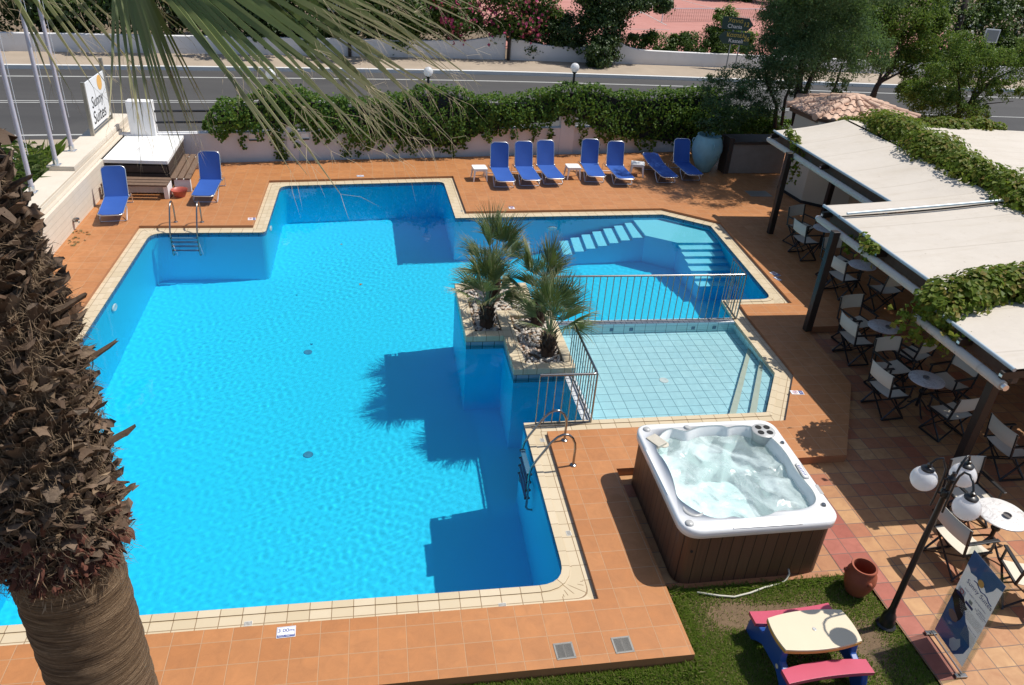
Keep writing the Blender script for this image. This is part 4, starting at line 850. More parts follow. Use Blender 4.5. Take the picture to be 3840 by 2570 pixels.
vine('vine_shoot', 'small leafy vine tuft hanging on the roller tube of the middle bay', [(9.55,12.75,2.6),(9.5,12.6,2.5)], .12, 60, 35, .11, .8, [(9.5,12.62,2.5,2.2,.09),(9.62,13.5,2.4,2.0,.07)])
b = MB(); b.box((15.9, 14.2, 1.25), (.08, 11.6, 2.5)); o = b.build('shade_screen', M['darkwood']); tag(o, 'dark screen added at the back of the terrace under the awnings to block sky light', 'screen')  # added wall, keeps sky light from behind off the awning terrace
# ------------------------------------------------------------------ kiosk with octagonal tiled roof
kc = Vector((15.06, 23.0)); ki = thing('kiosk', 'cream octagonal kiosk with a pinkish clay tile roof behind the far awning', 'kiosk', (kc.x, kc.y, .07)); oc = [(math.cos(rad(163+45*k)), math.sin(rad(163+45*k))) for k in range(8)]
b = MB(); b.prism([(1.8*x-.06, 1.8*y-.28) for x, y in oc], 0, 2.55); b.build('wall', M['creamwall'], ki, bevel=.01)
b = MB(); b.prism([(1.82*x-.06, 1.82*y-.28) for x, y in oc], 0, .09); b.build('plinth', M['dark'], ki)
M['fascia'] = plain('brown_fascia', (.11,.06,.035), .7, .2, 6)
b = MB(); b.prism([(1.94*x, 1.94*y) for x, y in oc], 2.50, 2.66); b.build('fascia', M['fascia'], ki, bevel=.01)
def rooftile():
    g = G('pink_clay_roof_tile'); n = g.noise(g.pos, 2.2, 5, .6); k = g.noise(g.pos, 16, 4); c = g.ramp(g.isl, [(0, (.48,.30,.22)), (.5, (.60,.40,.30)), (1, (.66,.47,.36))]); c = g.mix(g.rng(n, .45, .75, 0.0, .5), c, (.30,.19,.13)); c = g.mix(g.rng(k, .5, .75, 0.0, .25), c, (.2,.14,.1)); return g.bsdf(c, .8, 0, .3, g.bump(k, .006, .5))
M['rooftile'] = rooftile()
rf = MB(); RH = .46; R0 = 2.02; ZE = 2.66
for k in range(8):
    a = Vector((*oc[k], 0))*R0; c = Vector((*oc[(k+1) % 8], 0))*R0; mid = (a+c)/2; ap = mid.length; inw = -mid.normalized(); al = (c-a).normalized(); half = (c-a).length/2; sl = math.atan2(RH, ap); rows = 5; pit = .255
    for j in range(rows):
        s0 = j/rows*ap; s1 = (j+1.18)/rows*ap; hw = half*(1-s0/ap)+.05; nt = int(hw/pit)+1
        for i in range(-nt, nt+1):
            x = i*pit
            if abs(x) > hw: continue
            s1b = min(s1, ap*(1-abs(x)/half*.98)) if abs(x) > half*(1-s1/ap) else s1
            if s1b - s0 < .06: continue
            V = []; m = 6
            for (s, lift) in ((s0, .035), (s1b, .0)):
                for q in range(m+1):
                    th = PI*q/m; rr = pit*.31; p = mid+inw*s+al*(x+math.cos(th)*rr)+Vector((0, 0, ZE+s/ap*RH+lift+math.sin(th)*.05)); V.append(p)
                p2 = mid+inw*s+al*(x+pit*.5)+Vector((0, 0, ZE+s/ap*RH+lift-.012)); V.append(p2); V.append(mid+inw*s+al*(x+pit*.69)+Vector((0, 0, ZE+s/ap*RH+lift)))
            w = m+3; F = [(q, q+1, w+q+1, w+q) for q in range(m)]+[(m, m, 0)][:0]; F += [(0, w, w+m+1, m+1), (m+1, w+m+1, w+m+2, m+2)]; F.append(tuple(range(m+1))); rf.add(V, F)
rf.build('roof', M['rooftile'], ki, smooth=45); b = MB()
b.prism([(R0*x*.99, R0*y*.99) for x, y in oc], ZE-.01, ZE, 0); 
for k in range(8): b.add([(*[q*R0 for q in oc[k]], ZE), (*[q*R0 for q in oc[(k+1) % 8]], ZE), (0, 0, ZE+RH)], [(0, 1, 2)])
b.build('roof_deck', M['rooftile'], ki)
for k in range(8):
    d = Vector((*oc[k], 0)); b = MB()
    for j in range(5):
        s0 = R0*(1-j/5)+.04; s1 = R0*(1-(j+1.12)/5); s1 = max(s1, .02); b.tube([d*s0+Vector((0,0,ZE+RH*(1-s0/R0)+.03)), d*s1+Vector((0,0,ZE+RH*(1-s1/R0)+.012))], [.105,.085], 10)
    b.build('ridge_cap', M['rooftile'], ki, smooth=45)
b = MB(); b.sphere((0,0,ZE+RH+.01), .19, 14, sq=(1,1,.5)); b.build('ridge_cap', M['rooftile'], ki, smooth=True)
# ------------------------------------------------------------------ café tables and director's chairs
def marble():
    g = G('white_marble'); p = g.obj; n = g.noise(p, 3.5, 8, .65, 2.2); v = g.rng(g.math('ABSOLUTE', g.math('SUBTRACT', n, .5)), 0.0, .035, 1.0, 0.0); k = g.noise(p, 6, 3); return g.bsdf(g.mix(g.math('MULTIPLY', v, g.rng(k, .35, .65, 0.0, .8)), (.74,.72,.70), (.25,.2,.18)), .3, 0, .5)
M['marble'] = marble()
def table(r=.32):
    t = thing('cafe_table', '', 'table', group='round marble café tables'); b = MB(); b.lathe([(.0,.70),(r-.01,.70),(r,.708),(r,.722),(r-.01,.73),(0,.73)], n=40); b.build('table_top', M['marble'], t, smooth=40)
    b = MB(); b.tube([(0,0,.12),(0,0,.69)], .028, 10); b.lathe([(.05,.42),(.06,.45),(.05,.48)], n=10); b.lathe([(.16,.68),(.16,.70),(0,.70)], n=12); b.build('pedestal', M['black'], t, smooth=50)
    for k in range(4):
        a = k*PI/2+.5; d = Vector((math.cos(a), math.sin(a), 0)); b = MB(); b.tube([Vector((0,0,.30)), d*.10+Vector((0,0,.20)), d*.22+Vector((0,0,.06)), d*.30+Vector((0,0,.015))], .016, 7); b.build('foot', M['black'], t, smooth=60)
    return t
TB = [(11.93,17.94,.07,'café table nearest the kiosk, in the shade behind the first post',1),(11.60,15.56,.07,'shaded café table behind the second post',1),(10.50,12.80,-.08,'shaded café table with ashtray on the lower patio below the second post',1),(10.13,10.78,-.08,'shaded café table with ashtray under the bushy vine corner',1),(8.93,7.22,-.08,'sunlit white marble café table at the right edge, behind the lamp globes',1.12),(11.35,9.05,-.08,'café table deep in shade at the right edge behind the third post',1)]
tb = table()
for i, (x, y, z, lab, s) in enumerate(TB):
    o = tb if i == 0 else copy_tree(tb); place(o, (x, y, z), .3*i, lab)
    o.scale = (s, s, 1)
M['ash'] = plain('ashtray_metal', (.30,.28,.27), .3, .2, 20, .7)
for i, (x, y, z, lab) in enumerate([(10.56,12.74,.65,'round ashtray on the café table below the second post'),(10.12,10.80,.65,'round ashtray on the café table under the vine corner'),(8.95,7.16,.65,'round metal ashtray on the sunlit marble table')]):
    b = MB(); b.lathe([(.05,0),(.055,.005),(.06,.035),(.05,.035),(.045,.01),(0,.01)], n=18); o = b.build('ashtray', M['ash'], smooth=45); o.location = (x, y, z); tag(o, lab, 'ashtray', 'ashtrays on the café tables')
def chair():
    """faces +x"""
    t = thing('director_chair', '', 'chair', group="director's chairs round the café tables"); w = .27; b = MB(); bk = M['black']
    for s in (-1, 1):
        y = s*w; b.bar((-.20, y, .02), (.22, y, .02), .028, .022); b.bar((-.21, y, .02), (.17, y, .45), .026, .02); b.bar((.21, y, .02), (-.17, y, .45), .026, .02); b.bar((-.22, y, .45), (.22, y, .45), .03, .025)
        b.bar((.19, y, .45), (.19, y, .64), .028, .022); b.bar((-.20, y, .45), (-.26, y, .88), .03, .022)
    for x in (-.19, .21): b.bar((x, -w, .03), (x*.8, w, .43), .024, .018); b.bar((x, w, .03), (x*.8, -w, .43), .024, .018)
    b.build('frame', bk, t, bevel=.003)
    for s in (-1, 1):
        c = MB(); c.bar((-.23, s*w, .65), (.24, s*w, .65), .05, .022); c.build('armrest', bk, t, bevel=.006)
    b = MB(); n = 8; V = []
    for dz in (0, -.006):
        for i in range(n+1):
            u = i/n*2-1; V += [(-.19, u*w, .455-.03*(1-u*u)+dz), (.20, u*w, .455-.03*(1-u*u)+dz)]
    F = [(2*i, 2*i+1, 2*i+3, 2*i+2) for i in range(n)]+[(2*(n+1)+2*i, 2*(n+1)+2*i+2, 2*(n+1)+2*i+3, 2*(n+1)+2*i+1) for i in range(n)]+[(1, 2*(n+1)+1, 2*(n+1)+3, 3)][:0]; b.add(V, F); b.build('seat', M['chaircloth'], t, smooth=True)
    b = MB(); V = []
    for dz in (0, .006):
        for i in range(n+1):
            u = i/n*2-1; q = -.035*(1-u*u); V += [(-.225+q-dz, u*(w+.012), .62), (-.262+q-dz, u*(w+.012), .885)]
    m = 2*(n+1); F = [(2*i, 2*i+2, 2*i+3, 2*i+1) for i in range(n)]+[(m+2*i, m+2*i+1, m+2*i+3, m+2*i+2) for i in range(n)]+[(2*i+1, 2*i+3, m+2*i+3, m+2*i+1) for i in range(n)]; b.add(V, F); b.build('backrest', M['chaircloth'], t, smooth=True); return t
CH = [(11.28,17.68,.07,4,'director chair facing the table nearest the kiosk, just behind the first post'),(11.62,18.62,.07,-70,'dark shaded director chair beyond the table nearest the kiosk'),
(11.08,15.42,.07,8,'director chair with its pale back towards the pool, just behind the second post'),(11.42,16.35,.07,-80,'director chair on the far side of the table behind the second post'),(11.75,14.72,.07,98,'director chair, back to us, on the near side of the table behind the second post'),
(9.88,12.72,-.08,2,'director chair on the lower patio, first one below the second post'),(10.28,13.42,-.08,-80,'director chair close behind the second post, facing the lower patio table'),(10.75,12.05,-.08,110,'director chair, back to us, near side of the table below the second post'),
(9.44,10.82,-.08,5,'director chair with a cream back, leftmost at the table under the vine corner'),(9.98,11.58,-.08,-85,'director chair beyond the table under the vine corner'),(10.85,11.0,-.08,190,'director chair right of the table under the vine corner'),(10.20,10.05,-.08,100,'director chair, back to us, near side of the table under the vine corner'),
(10.55,8.98,-.08,0,'shaded director chair just right of the third post'),(8.98,7.88,-.08,-88,'sunlit director chair at the far side of the marble table at the right edge'),(8.18,7.00,-.08,4,'director chair behind the lamp globes, left of the sunlit marble table'),(8.72,6.28,-.08,75,'director chair behind the poster stand, near side of the sunlit table')]
ch = chair()
for i, (x, y, z, a, lab) in enumerate(CH):
    o = ch if i == 0 else copy_tree(ch); place(o, (x, y, z), rad(a), lab, 1.13)
# ------------------------------------------------------------------ hot tub
ht = thing('hot_tub', 'square white hot tub full of bubbling water, clad in brown boards', 'hot tub', (0,0,0))
HO, HI_ = rounded([(3.86,6.96),(6.14,6.98),(6.20,9.34),(3.90,9.34)], {0:.30,1:.26,2:.28,3:.26}, 8)
def boards():
    g = G('brown_synthetic_boards'); s = g.n('SeparateXYZ', {0: g.pos}); nn = g.n('SeparateXYZ', {0: g.n('NewGeometry').outputs['Normal']}); xw = g.math('GREATER_THAN', g.math('ABSOLUTE', nn.outputs[0]), .7)
    u = g.math('ADD', g.math('MULTIPLY', xw, s.outputs[1]), g.math('MULTIPLY', g.math('SUBTRACT', 1.0, xw), s.outputs[0])); w = g.n('TexWhiteNoise', {'W': g.math('FLOOR', g.math('DIVIDE', u, .16))}, noise_dimensions='1D').outputs['Value']
    f = g.math('FRACT', g.math('DIVIDE', u, .165)); j = g.rng(g.math('MINIMUM', f, g.math('SUBTRACT', 1.0, f)), .02, .06, 1.0, 0.0); st = g.noise(g.pos, 3, 4, .6, 0, (14, 14, .6)); c = g.mix(w, (.120,.055,.030), (.15,.074,.042)); c = g.mix(g.rng(st, .4, .7, 0.0, .4), c, (.07,.036,.022)); return g.bsdf(g.mix(j, c, (.03,.015,.01)), .5, 0, .35, g.bump(g.math('SUBTRACT', 0.0, j), .006, .8))
M['boards'] = boards(); M['acrylic'] = plain('white_acrylic', (.80,.80,.80), .22, .02, 3); M['greyplastic'] = plain('grey_plastic', (.42,.42,.41), .35, .08, 10); M['dialgrey'] = plain('dial_grey', (.50,.46,.38), .5, .2, 15)
HS = offset([tuple(p) for p in HO], -.05); b = MB(); b.prism([tuple(p) for p in HS], -.06, .84, top=False); b.build('skirt', M['boards'], ht)
b = MB(); b.prism([tuple(p) for p in offset([tuple(p) for p in HO], -.07)], -.08, -.03); b.build('base', M['dark'], ht)
INN = [(4.43,9.22),(4.56,9.16),(4.68,9.10),(4.80,9.16),(4.95,9.22),(5.30,9.23),(5.40,9.14),(5.50,9.19),(5.75,9.19),(5.93,9.02),(6.02,8.72),(6.04,8.42),(6.0,8.12),(6.01,7.85),(6.03,7.60),(5.98,7.40),(5.82,7.28),(5.55,7.23),(5.32,7.26),(5.17,7.18),(4.95,7.15),(4.74,7.15),(4.65,7.21),(4.46,7.17),(4.30,7.22),(4.16,7.36),(4.05,7.52),(4.0,7.66),(4.05,7.88),(4.09,8.15),(4.09,8.45),(4.04,8.64),(4.09,8.85),(4.22,9.05)][::-1]
INN = [Vector(p) for p in INN]
for _ in range(2): INN = [q for i in range(len(INN)) for q in (INN[i]*.75+INN[(i+1) % len(INN)]*.25, INN[i]*.25+INN[(i+1) % len(INN)]*.75)]
HR = offset([tuple(p) for p in HO], -.035); b = MB(); V, F = tess([HR, INN]); b.add([(p.x, p.y, .965) for p in V], F); n = len(HO)
for (A, za, C, zb_) in ((HO, .945, HR, .965), (HO, .83, HO, .945), (HS, .82, HO, .83)):
    for i in range(n): j = (i+1) % n; b.add([(*A[i], za), (*A[j], za), (*C[j], zb_), (*C[i], zb_)], [(0, 1, 2, 3)])
cen = Vector((5.04, 8.2)); lv = [(1.0, .965), (.985, .945), (.96, .80), (.90, .52), (.62, .46), (.56, .2)]; m = len(INN)
for (s0, z0), (s1, z1) in zip(lv, lv[1:]):
    for i in range(m):
        j = (i+1) % m; P = lambda k, s: cen+(INN[k]-cen)*s
        b.add([(*P(i, s0), z0), (*P(j, s0), z0), (*P(j, s1), z1), (*P(i, s1), z1)], [(3, 2, 1, 0)])
b.add([(*(cen+(p-cen)*.57), .2) for p in INN], [tuple(range(m))]); o = b.build('shell', M['acrylic'], ht, smooth=50); md = o.modifiers.new('weld', 'WELD'); md.merge_threshold = .0004
def spawater():
    g = G('bubbling_water'); p = g.pos; n1 = g.noise(p, 1.5, 4, .5, 1.5); n2 = g.noise(p, 26, 4, .65, .6); foam = g.rng(g.math('ADD', g.math('MULTIPLY', n1, .9), g.math('MULTIPLY', n2, .14)), .44, .74, .16, .74)
    nrm = g.bump(g.math('ADD', g.math('MULTIPLY', n1, 1.5), g.math('MULTIPLY', n2, .2)), .04, .55)
    tr = g.n('BsdfTransparent', {'Color': (.80,.97,.97)}); df = g.n('BsdfDiffuse', {'Color': (.80,.93,.92), 'Normal': nrm}); gl = g.n('BsdfGlossy', {'Roughness': .06, 'Normal': nrm}); fr = g.n('Fresnel', {'IOR': 1.33, 'Normal': nrm})
    a = g.n('MixShader', {0: foam, 1: tr.outputs[0], 2: df.outputs[0]}); m_ = g.n('MixShader', {0: fr.outputs[0], 1: a.outputs[0], 2: gl.outputs[0]}); g.nt.links.new(m_.outputs[0], g.out.inputs[0]); return g.m
M['spawater'] = spawater(); st_ = .018; gx = np.arange(3.95, 6.1, st_); gy = np.arange(7.1, 9.3, st_); X, Y = np.meshgrid(gx, gy); g_ = np.random.default_rng(8); Z = np.full_like(X, .80)
for i in range(40): lam = g_.uniform(.08, .5); k = 2*PI/lam; a = g_.uniform(0, 6.28); Z += .0022*lam/.3*np.sin(k*(math.cos(a)*X+math.sin(a)*Y)+2*np.sin(3*X+2*Y+i))
for cx, cy_ in ((5.25,8.75),(4.9,7.6),(5.6,7.7),(5.5,8.4)): Z += .022*np.exp(-((X-cx)**2+(Y-cy_)**2)/.05)
ok = inside([cen+(p-cen)*.962 for p in INN], X, Y); ok = ok[:-1,:-1] & ok[1:,1:]; idx = np.arange(X.size).reshape(X.shape); Fq = np.stack([idx[:-1,:-1], idx[:-1,1:], idx[1:,1:], idx[1:,:-1]], -1)[ok]; used = np.unique(Fq); rem = np.full(X.size, -1); rem[used] = np.arange(len(used))
np_mesh('tub_water', np.stack([X, Y, Z], -1).reshape(-1, 3)[used], rem[Fq], M['spawater'], ht, smooth=True)
b = MB(); b.lathe([(.0,.985),(.17,.985),(.185,.975),(.185,.95),(.15,.80),(.15,.72)], (5.93,9.02,0), 24); f_ = b.build('filter_cap', M['greyplastic'], ht, smooth=45)
for dx, dy in ((-.075,-.06),(.07,-.07),(-.06,.075),(.075,.065)):
    b = MB(); b.lathe([(0,.987),(.046,.987),(.052,.990),(.052,.986)], (5.93+dx,9.02+dy,0), 16); b.build('cup_holder', M['dark'], f_)
b = MB(); b.lathe([(.0,.94),(.09,.94),(.09,.955),(.055,.965),(0,.965)], (4.22,8.86,-.02), 18, rot=None); b.box((4.12,8.90,.955), (.2,.26,.06), Matrix.Rotation(.5,3,'Z')); b.build('headrest_jet', M['dialgrey'], ht, bevel=.01)
for nm, x, y, rr in (('control_knob',4.06,9.19,.055),('diverter_knob',4.72,9.19,.05),('control_knob',3.99,7.12,.055),('air_knob',6.09,8.70,.03),('air_knob',6.02,7.30,.035)):
    b = MB(); b.lathe([(rr*1.15,.962),(rr*1.1,.975),(rr*.8,.992),(0,.994)], (x,y,0), 18); b.build(nm, M['greyplastic'] if 'air' not in nm else M['steel'], ht, smooth=45)
b = MB(); P, _ = rounded([(6.01,7.86),(6.10,7.84),(6.13,8.18),(6.04,8.20)], {0:.04,1:.04,2:.04,3:.04}); b.prism([tuple(p) for p in P], .962, .985); cp = b.build('control_panel', M['greyplastic'], ht, bevel=.006); b = MB(); P2 = offset([tuple(p) for p in P], -.018); b.prism([tuple(p) for p in P2], .984, .989); b.build('display', M['signwhite'], cp)
b = MB()
for k in range(7): b.box((6.065, 7.92+.034*k, .991), (.03,.012,.004))
b.build('button', M['signblue'], cp); b = MB(); b.box((6.13,7.62,.9665), (.05,.2,.003), Matrix.Rotation(-.05,3,'Z')); b.build('data_plate', M['greyplastic'], ht)
b = MB(); pts = [(4.14+.13*math.cos(a), 7.38+.13*math.sin(a), .955) for a in np.linspace(rad(150), rad(330), 10)]; b.tube(pts, [.012,.02,.027,.03,.03,.03,.03,.027,.02,.012], 8); b.build('neck_pillow', M['greyplastic'], ht, smooth=True)
for cx, cy_, w_, l_, rz in ((5.05,6.985,1.0,.02,0),(3.895,8.2,.02,1.0,.0)): b = MB(); b.box((cx,cy_,.95), (w_,l_,.035)); b.build('grip_rail', M['acrylic'], ht, bevel=.008)
b = MB(); b.lathe([(.0,0),(.018,.0),(.018,.012),(0,.012)], (4.06,7.02,.55), 12, rot=Matrix.Rotation(PI/2,3,'X')); b.build('vent_button', M['dark'], ht)
b = MB(); P = [(4.2,6.86,-.07),(4.5,6.79,-.09),(4.7,6.75,-.09),(4.95,6.79,-.085),(5.2,6.86,-.08),(5.45,6.90,-.075),(5.56,6.95,-.06),(5.6,6.98,.02),(5.6,7.03,.06)]; b.tube(P, .014, 8)
M['hose'] = plain('pale_hose', (.50,.48,.40), .5, .1, 30); tag(b.build('garden_hose', M['hose'], smooth=True), 'pale hose running from under the hot tub across the grass', 'hose')
# ------------------------------------------------------------------ terracotta pot
pt = thing('clay_pot', 'round terracotta jar with small lugs at the corner of lawn and paving', 'pot', (6.47,6.68,-.10)); b = MB(); b.lathe([(.12,0),(.15,.05),(.19,.16),(.212,.27),(.20,.36),(.165,.43),(.16,.47),(.175,.48),(.17,.495),(.145,.49),(.14,.42),(.17,.3),(.15,.12),(0,.1)], n=28); b.build('body', M['terra'], pt, smooth=50)
for a in (.5, 2.6, 4.7): b = MB(); b.sphere((.205*math.cos(a), .205*math.sin(a), .34), .035, 10); b.build('lug', M['terra'], pt, smooth=True)
b = MB(); b.box((.02,0,.13), (.12,.08,.03), Matrix.Rotation(.5,3,'X')); b.build('crumpled_cup', M['signwhite'], pt, bevel=.01)
# ------------------------------------------------------------------ children's picnic table
M['tcream'] = plain('cream_plastic', (.66,.56,.40), .4, .05, 3); M['tamber'] = plain('amber_plastic', (.62,.33,.07), .4, .06, 5); M['tpink'] = plain('pinkish_red_plastic', (.50,.07,.12), .35, .1, 4); M['tblue'] = plain('blue_plastic', (.02,.075,.30), .35, .12, 5)
kt = thing('picnic_table', "children's plastic picnic table with cream top, red seats and blue ends on the lawn", 'table', (5.165,5.69,-.12), .025)
def bowed(hx, hy, bx, by, n=8):
    P = []
    for (x0, y0), (x1, y1), (ox, oy) in (((-hx,-hy),(hx,-hy),(0,-by)),((hx,-hy),(hx,hy),(bx,0)),((hx,hy),(-hx,hy),(0,by)),((-hx,hy),(-hx,-hy),(-bx,0))):
        for k in range(n): t = k/n; w = 4*t*(1-t); P.append((x0+(x1-x0)*t+ox*w, y0+(y1-y0)*t+oy*w))
    return P
b = MB(); b.prism(bowed(.505,.235,.03,.055), .575, .60); b.build('table_top', M['tcream'], kt, bevel=.014, seg=3); b = MB(); b.prism(bowed(.507,.237,.03,.055), .535, .578); b.build('table_rim', M['tamber'], kt, bevel=.01, seg=3)
for s in (-1, 1):
    b = MB(); P = []; n = 12
    for k in range(n+1): t = k/n*2-1; P.append((t*.56, s*(.34-.05*(1-t*t)+.0)))
    Q = [(x, y+s*.19+s*.02*(1-(x/.56)**2)) for x, y in P]; poly = P+Q[::-1]
    if s > 0: poly = poly[::-1]
    poly = poly if sum(poly[i][0]*poly[(i+1) % len(poly)][1]-poly[(i+1) % len(poly)][0]*poly[i][1] for i in range(len(poly))) > 0 else poly[::-1]
    b.prism(poly, .33, .385); b.build('seat', M['tpink'], kt, bevel=.018, seg=3)
for s in (-1, 1):
    x = s*.47; b = MB(); prof = [(-.56,0),(-.40,0),(-.30,.10),(-.16,.20),(.16,.20),(.30,.10),(.40,0),(.56,0),(.54,.20),(.50,.33),(.30,.33),(.22,.36),(.20,.535),(-.20,.535),(-.22,.36),(-.30,.33),(-.50,.33),(-.54,.20)]; V = [(x-.045, p[0], p[1]) for p in prof]+[(x+.045, p[0], p[1]) for p in prof]; N_ = len(prof); F = [(i, (i+1) % N_, N_+(i+1) % N_, N_+i) for i in range(N_)]
    for t in tessellate_polygon([[Vector((p[0], p[1], 0)) for p in prof]]): F += [tuple(t), tuple(N_+k for k in t[::-1])]
    b.add(V, F); o = b.build('end_frame', M['tblue'], kt, bevel=.015, seg=2); bm = bmesh.new(); bm.from_mesh(o.data); bmesh.ops.recalc_face_normals(bm, faces=bm.faces); bm.to_mesh(o.data); bm.free()
b = MB(); b.lathe([(.0,0),(.03,0),(.03,.004),(0,.004)], (-.517,-.20,.26), 16, rot=Matrix.Rotation(-PI/2,3,'Y')); b.build('badge', M['tcream'], kt); b = MB(); b.lathe([(.022,0),(.026,.004),(.018,.006),(0,.003)], (0,0,.600), 14); b.build('parasol_plug', M['greyplastic'], kt)
ky = thing('toy_seat', 'blue plastic toy seat with white and red trim, just showing at the bottom edge', 'toy', (5.52,4.82,-.12)); b = MB(); b.prism(bowed(.20,.16,.02,.02), .0, .30); b.build('body', M['tblue'], ky, bevel=.03, seg=3); b = MB(); b.tube([(.03,-.1,.32),(.05,.12,.32),(.14,.16,.32),(.2,.10,.32),(.2,-.1,.32)], .02, 8); b.build('rim', M['white'], ky, smooth=True); b = MB(); b.prism([(.07,-.1),(.18,-.1),(.18,.1),(.07,.1)], .30, .325); b.build('cushion', M['tpink'], ky, bevel=.01)
# ------------------------------------------------------------------ three-globe lamp post
lp = thing('lamp_post', 'black lamp post with three white globes on curled arms at the lawn edge', 'street lamp', (6.585,6.10,-.12)); b = MB(); b.lathe([(.13,0),(.13,.03),(.10,.05),(.085,.20),(.055,.26),(.05,.30),(.042,.34)], n=16); b.build('base', M['black'], lp, smooth=45)
b = MB(); b.tube([(0,0,.3),(0,0,1.5),(0.01,0,2.51)], [.042,.038,.034], 12); b.lathe([(.045,0),(.06,.02),(.06,.10),(.045,.12)], (0.01,0,2.25), 12); b.lathe([(.045,0),(.055,.02),(.055,.06),(.03,.08),(.02,.12),(.025,.14),(0,.16)], (0.01,0,2.48), 12); b.build('post', M['black'], lp, smooth=45)
for dx, dy in ((-.25,.12),(-.06,-.40),(.29,.14)):
    d = Vector((dx, dy, 0)); R_ = d.length; u = d/R_; z = 2.12; b = MB()
    b.tube([u*.09+Vector((0,0,2.09)), u*.085+Vector((0,0,2.23)), u*.085+Vector((0,0,2.53)), u*.10+Vector((0,0,2.65)), u*.15+Vector((0,0,2.75)), u*(.6*R_)+Vector((0,0,2.79)), u*(.82*R_)+Vector((0,0,2.76)), u*(.96*R_)+Vector((0,0,2.69)), d+Vector((0,0,2.63))], .0135, 8); b.tube([Vector((0,0,2.30)), u*.085+Vector((0,0,2.30))], .014, 6); b.tube([Vector((0,0,2.51)), u*.085+Vector((0,0,2.51))], .014, 6); am = b.build('arm', M['black'], lp, smooth=60)
    b = MB(); b.lathe([(.075,2.585),(.078,2.605),(.06,2.62),(.03,2.63),(.028,2.67),(0,2.68)], d, 18); b.build('lamp_cap', M['black'], am, smooth=45); b = MB(); b.sphere(d+Vector((0,0,2.45)), .150, 24); b.build('globe', M['globe'], am, smooth=True)
# ------------------------------------------------------------------ poster stand
def acrylic():
    g = G('clear_acrylic'); tr = g.n('BsdfTransparent', {'Color': (.93,.95,.95)}); gl = g.n('BsdfGlossy', {'Roughness': .04}); m_ = g.n('MixShader', {0: .05, 1: tr.outputs[0], 2: gl.outputs[0]}); g.nt.links.new(m_.outputs[0], g.out.inputs[0]); return g.m
M['clear'] = acrylic(); M['paper'] = canvas('poster_paper', (.66,.67,.70), (.68,.69,.72), .35); M['posterblue'] = plain('poster_blue', (.05,.16,.38), .5, .35, 5); M['posterdark'] = plain('poster_dark', (.015,.013,.02), .5, .3, 8); M['skin'] = plain('poster_skin', (.32,.20,.17), .5, .2, 6)
ps = thing('poster_stand', 'clear upright poster stand with the pool safety sheet on the paving', 'poster stand', (7.07,5.55,-.08), -.045)
def PV(u, v, x=0): return (x, -u, v)
def psheet(name, poly, x, mat, parent=ps):
    b = MB(); V, F = tess([[(u, v) for u, v in poly]]); b.add([PV(p.x, p.y, x) for p in V], F); return b.build(name, mat, parent)
for x, nm in ((-.008,'front_pane'),(.008,'back_pane')): b = MB(); b.box((x,0,.86), (.004,.70,1.56)); b.build(nm, M['clear'], ps)
for u in (-.325,.325):
    b = MB(); b.box((0,-u,.42), (.05,.045,.80)); b.build('side_clamp', M['clear'], ps, bevel=.004); b = MB(); b.box((0,-u,.02), (.16,.06,.03)); b.box((-.06,-u,.035), (.04,.05,.02)); b.build('foot', M['steel'], ps, bevel=.005)
b = MB(); b.box((0,0,.06), (.016,.66,.016)); b.build('base_bar', M['steel'], ps)
sh = psheet('poster_sheet', [(-.29,.14),(.29,.14),(.29,1.56),(-.29,1.56)], 0, M['paper']); X0 = -.0035
wav = [(-.29,1.56),(-.29,1.33)]+[(-.29+.05*k, 1.30+.02*math.sin(k*2.1)-.004*k) for k in range(1, 9)]+[(.18,1.36),(.2,1.44),(.29,1.47),(.29,1.56)]
psheet('blue_header', wav, X0, M['posterblue'], sh)
low = [(-.29,.14),(.10,.14),(.22,.30),(.25,.46),(.15,.62),(.05,.68),(-.02,.78),(-.12,.82),(-.2,.86),(-.29,.90)]; psheet('water_picture', low, X0, M['posterblue'], sh)
psheet('hair_picture', [(-.29,.78),(-.22,.72),(-.17,.66),(-.10,.62),(-.06,.56),(-.03,.62),(-.02,.70),(-.04,.78),(.0,.83),(-.06,.86),(-.12,.92),(-.2,.93),(-.29,.90)], X0-.001, M['posterdark'], sh); psheet('face_picture', [(-.20,.52),(-.12,.50),(-.06,.54),(-.06,.60),(-.12,.63),(-.19,.64),(-.24,.58)], X0-.0015, M['skin'], sh); psheet('splash_picture', [(.0,.18),(.07,.17),(.12,.24),(.14,.34),(.09,.42),(.05,.36),(.0,.34),(-.04,.26)], X0-.001, M['signwhite'], sh)
RT = (PI/2, 0, -PI/2)
def ptxt(s_, size, u, v, mat, al='CENTER', sx=1.0, shear=0): return text_part('lettering', s_, size, mat, sh, PV(u, v, X0-.001), RT, al, .0004, sx, shear)
ptxt('Sunny Suites', .092, .04, 1.15, M['signblue'], shear=.15); b = MB(); b.lathe([(.025,0),(.05,0),(.05,.001),(.025,.001)], PV(.0,1.29,X0-.003), 18, rot=Matrix.Rotation(-PI/2,3,'Y')); b.build('sun_emblem', M['sunorange'], sh)
b = MB(); pts = [PV(-.10+.05*k, 1.235+.018*math.sin(k*1.7)-.006*k, X0-.002) for k in range(8)]; b.tube(pts, .006, 4); b.build('wave_emblem', M['signblue'], sh)
ptxt('POOL SAFETY INFORMATION', .030, .03, 1.035, M['signblue']); psheet('notice_box', [(-.25,.88),(-.12,.88),(-.12,1.0),(-.25,1.0)], X0-.0005, M['signwhite'], sh); psheet('notice_band', [(-.25,.88),(-.12,.88),(-.12,.92),(-.25,.92)], X0-.001, M['signblue'], sh)
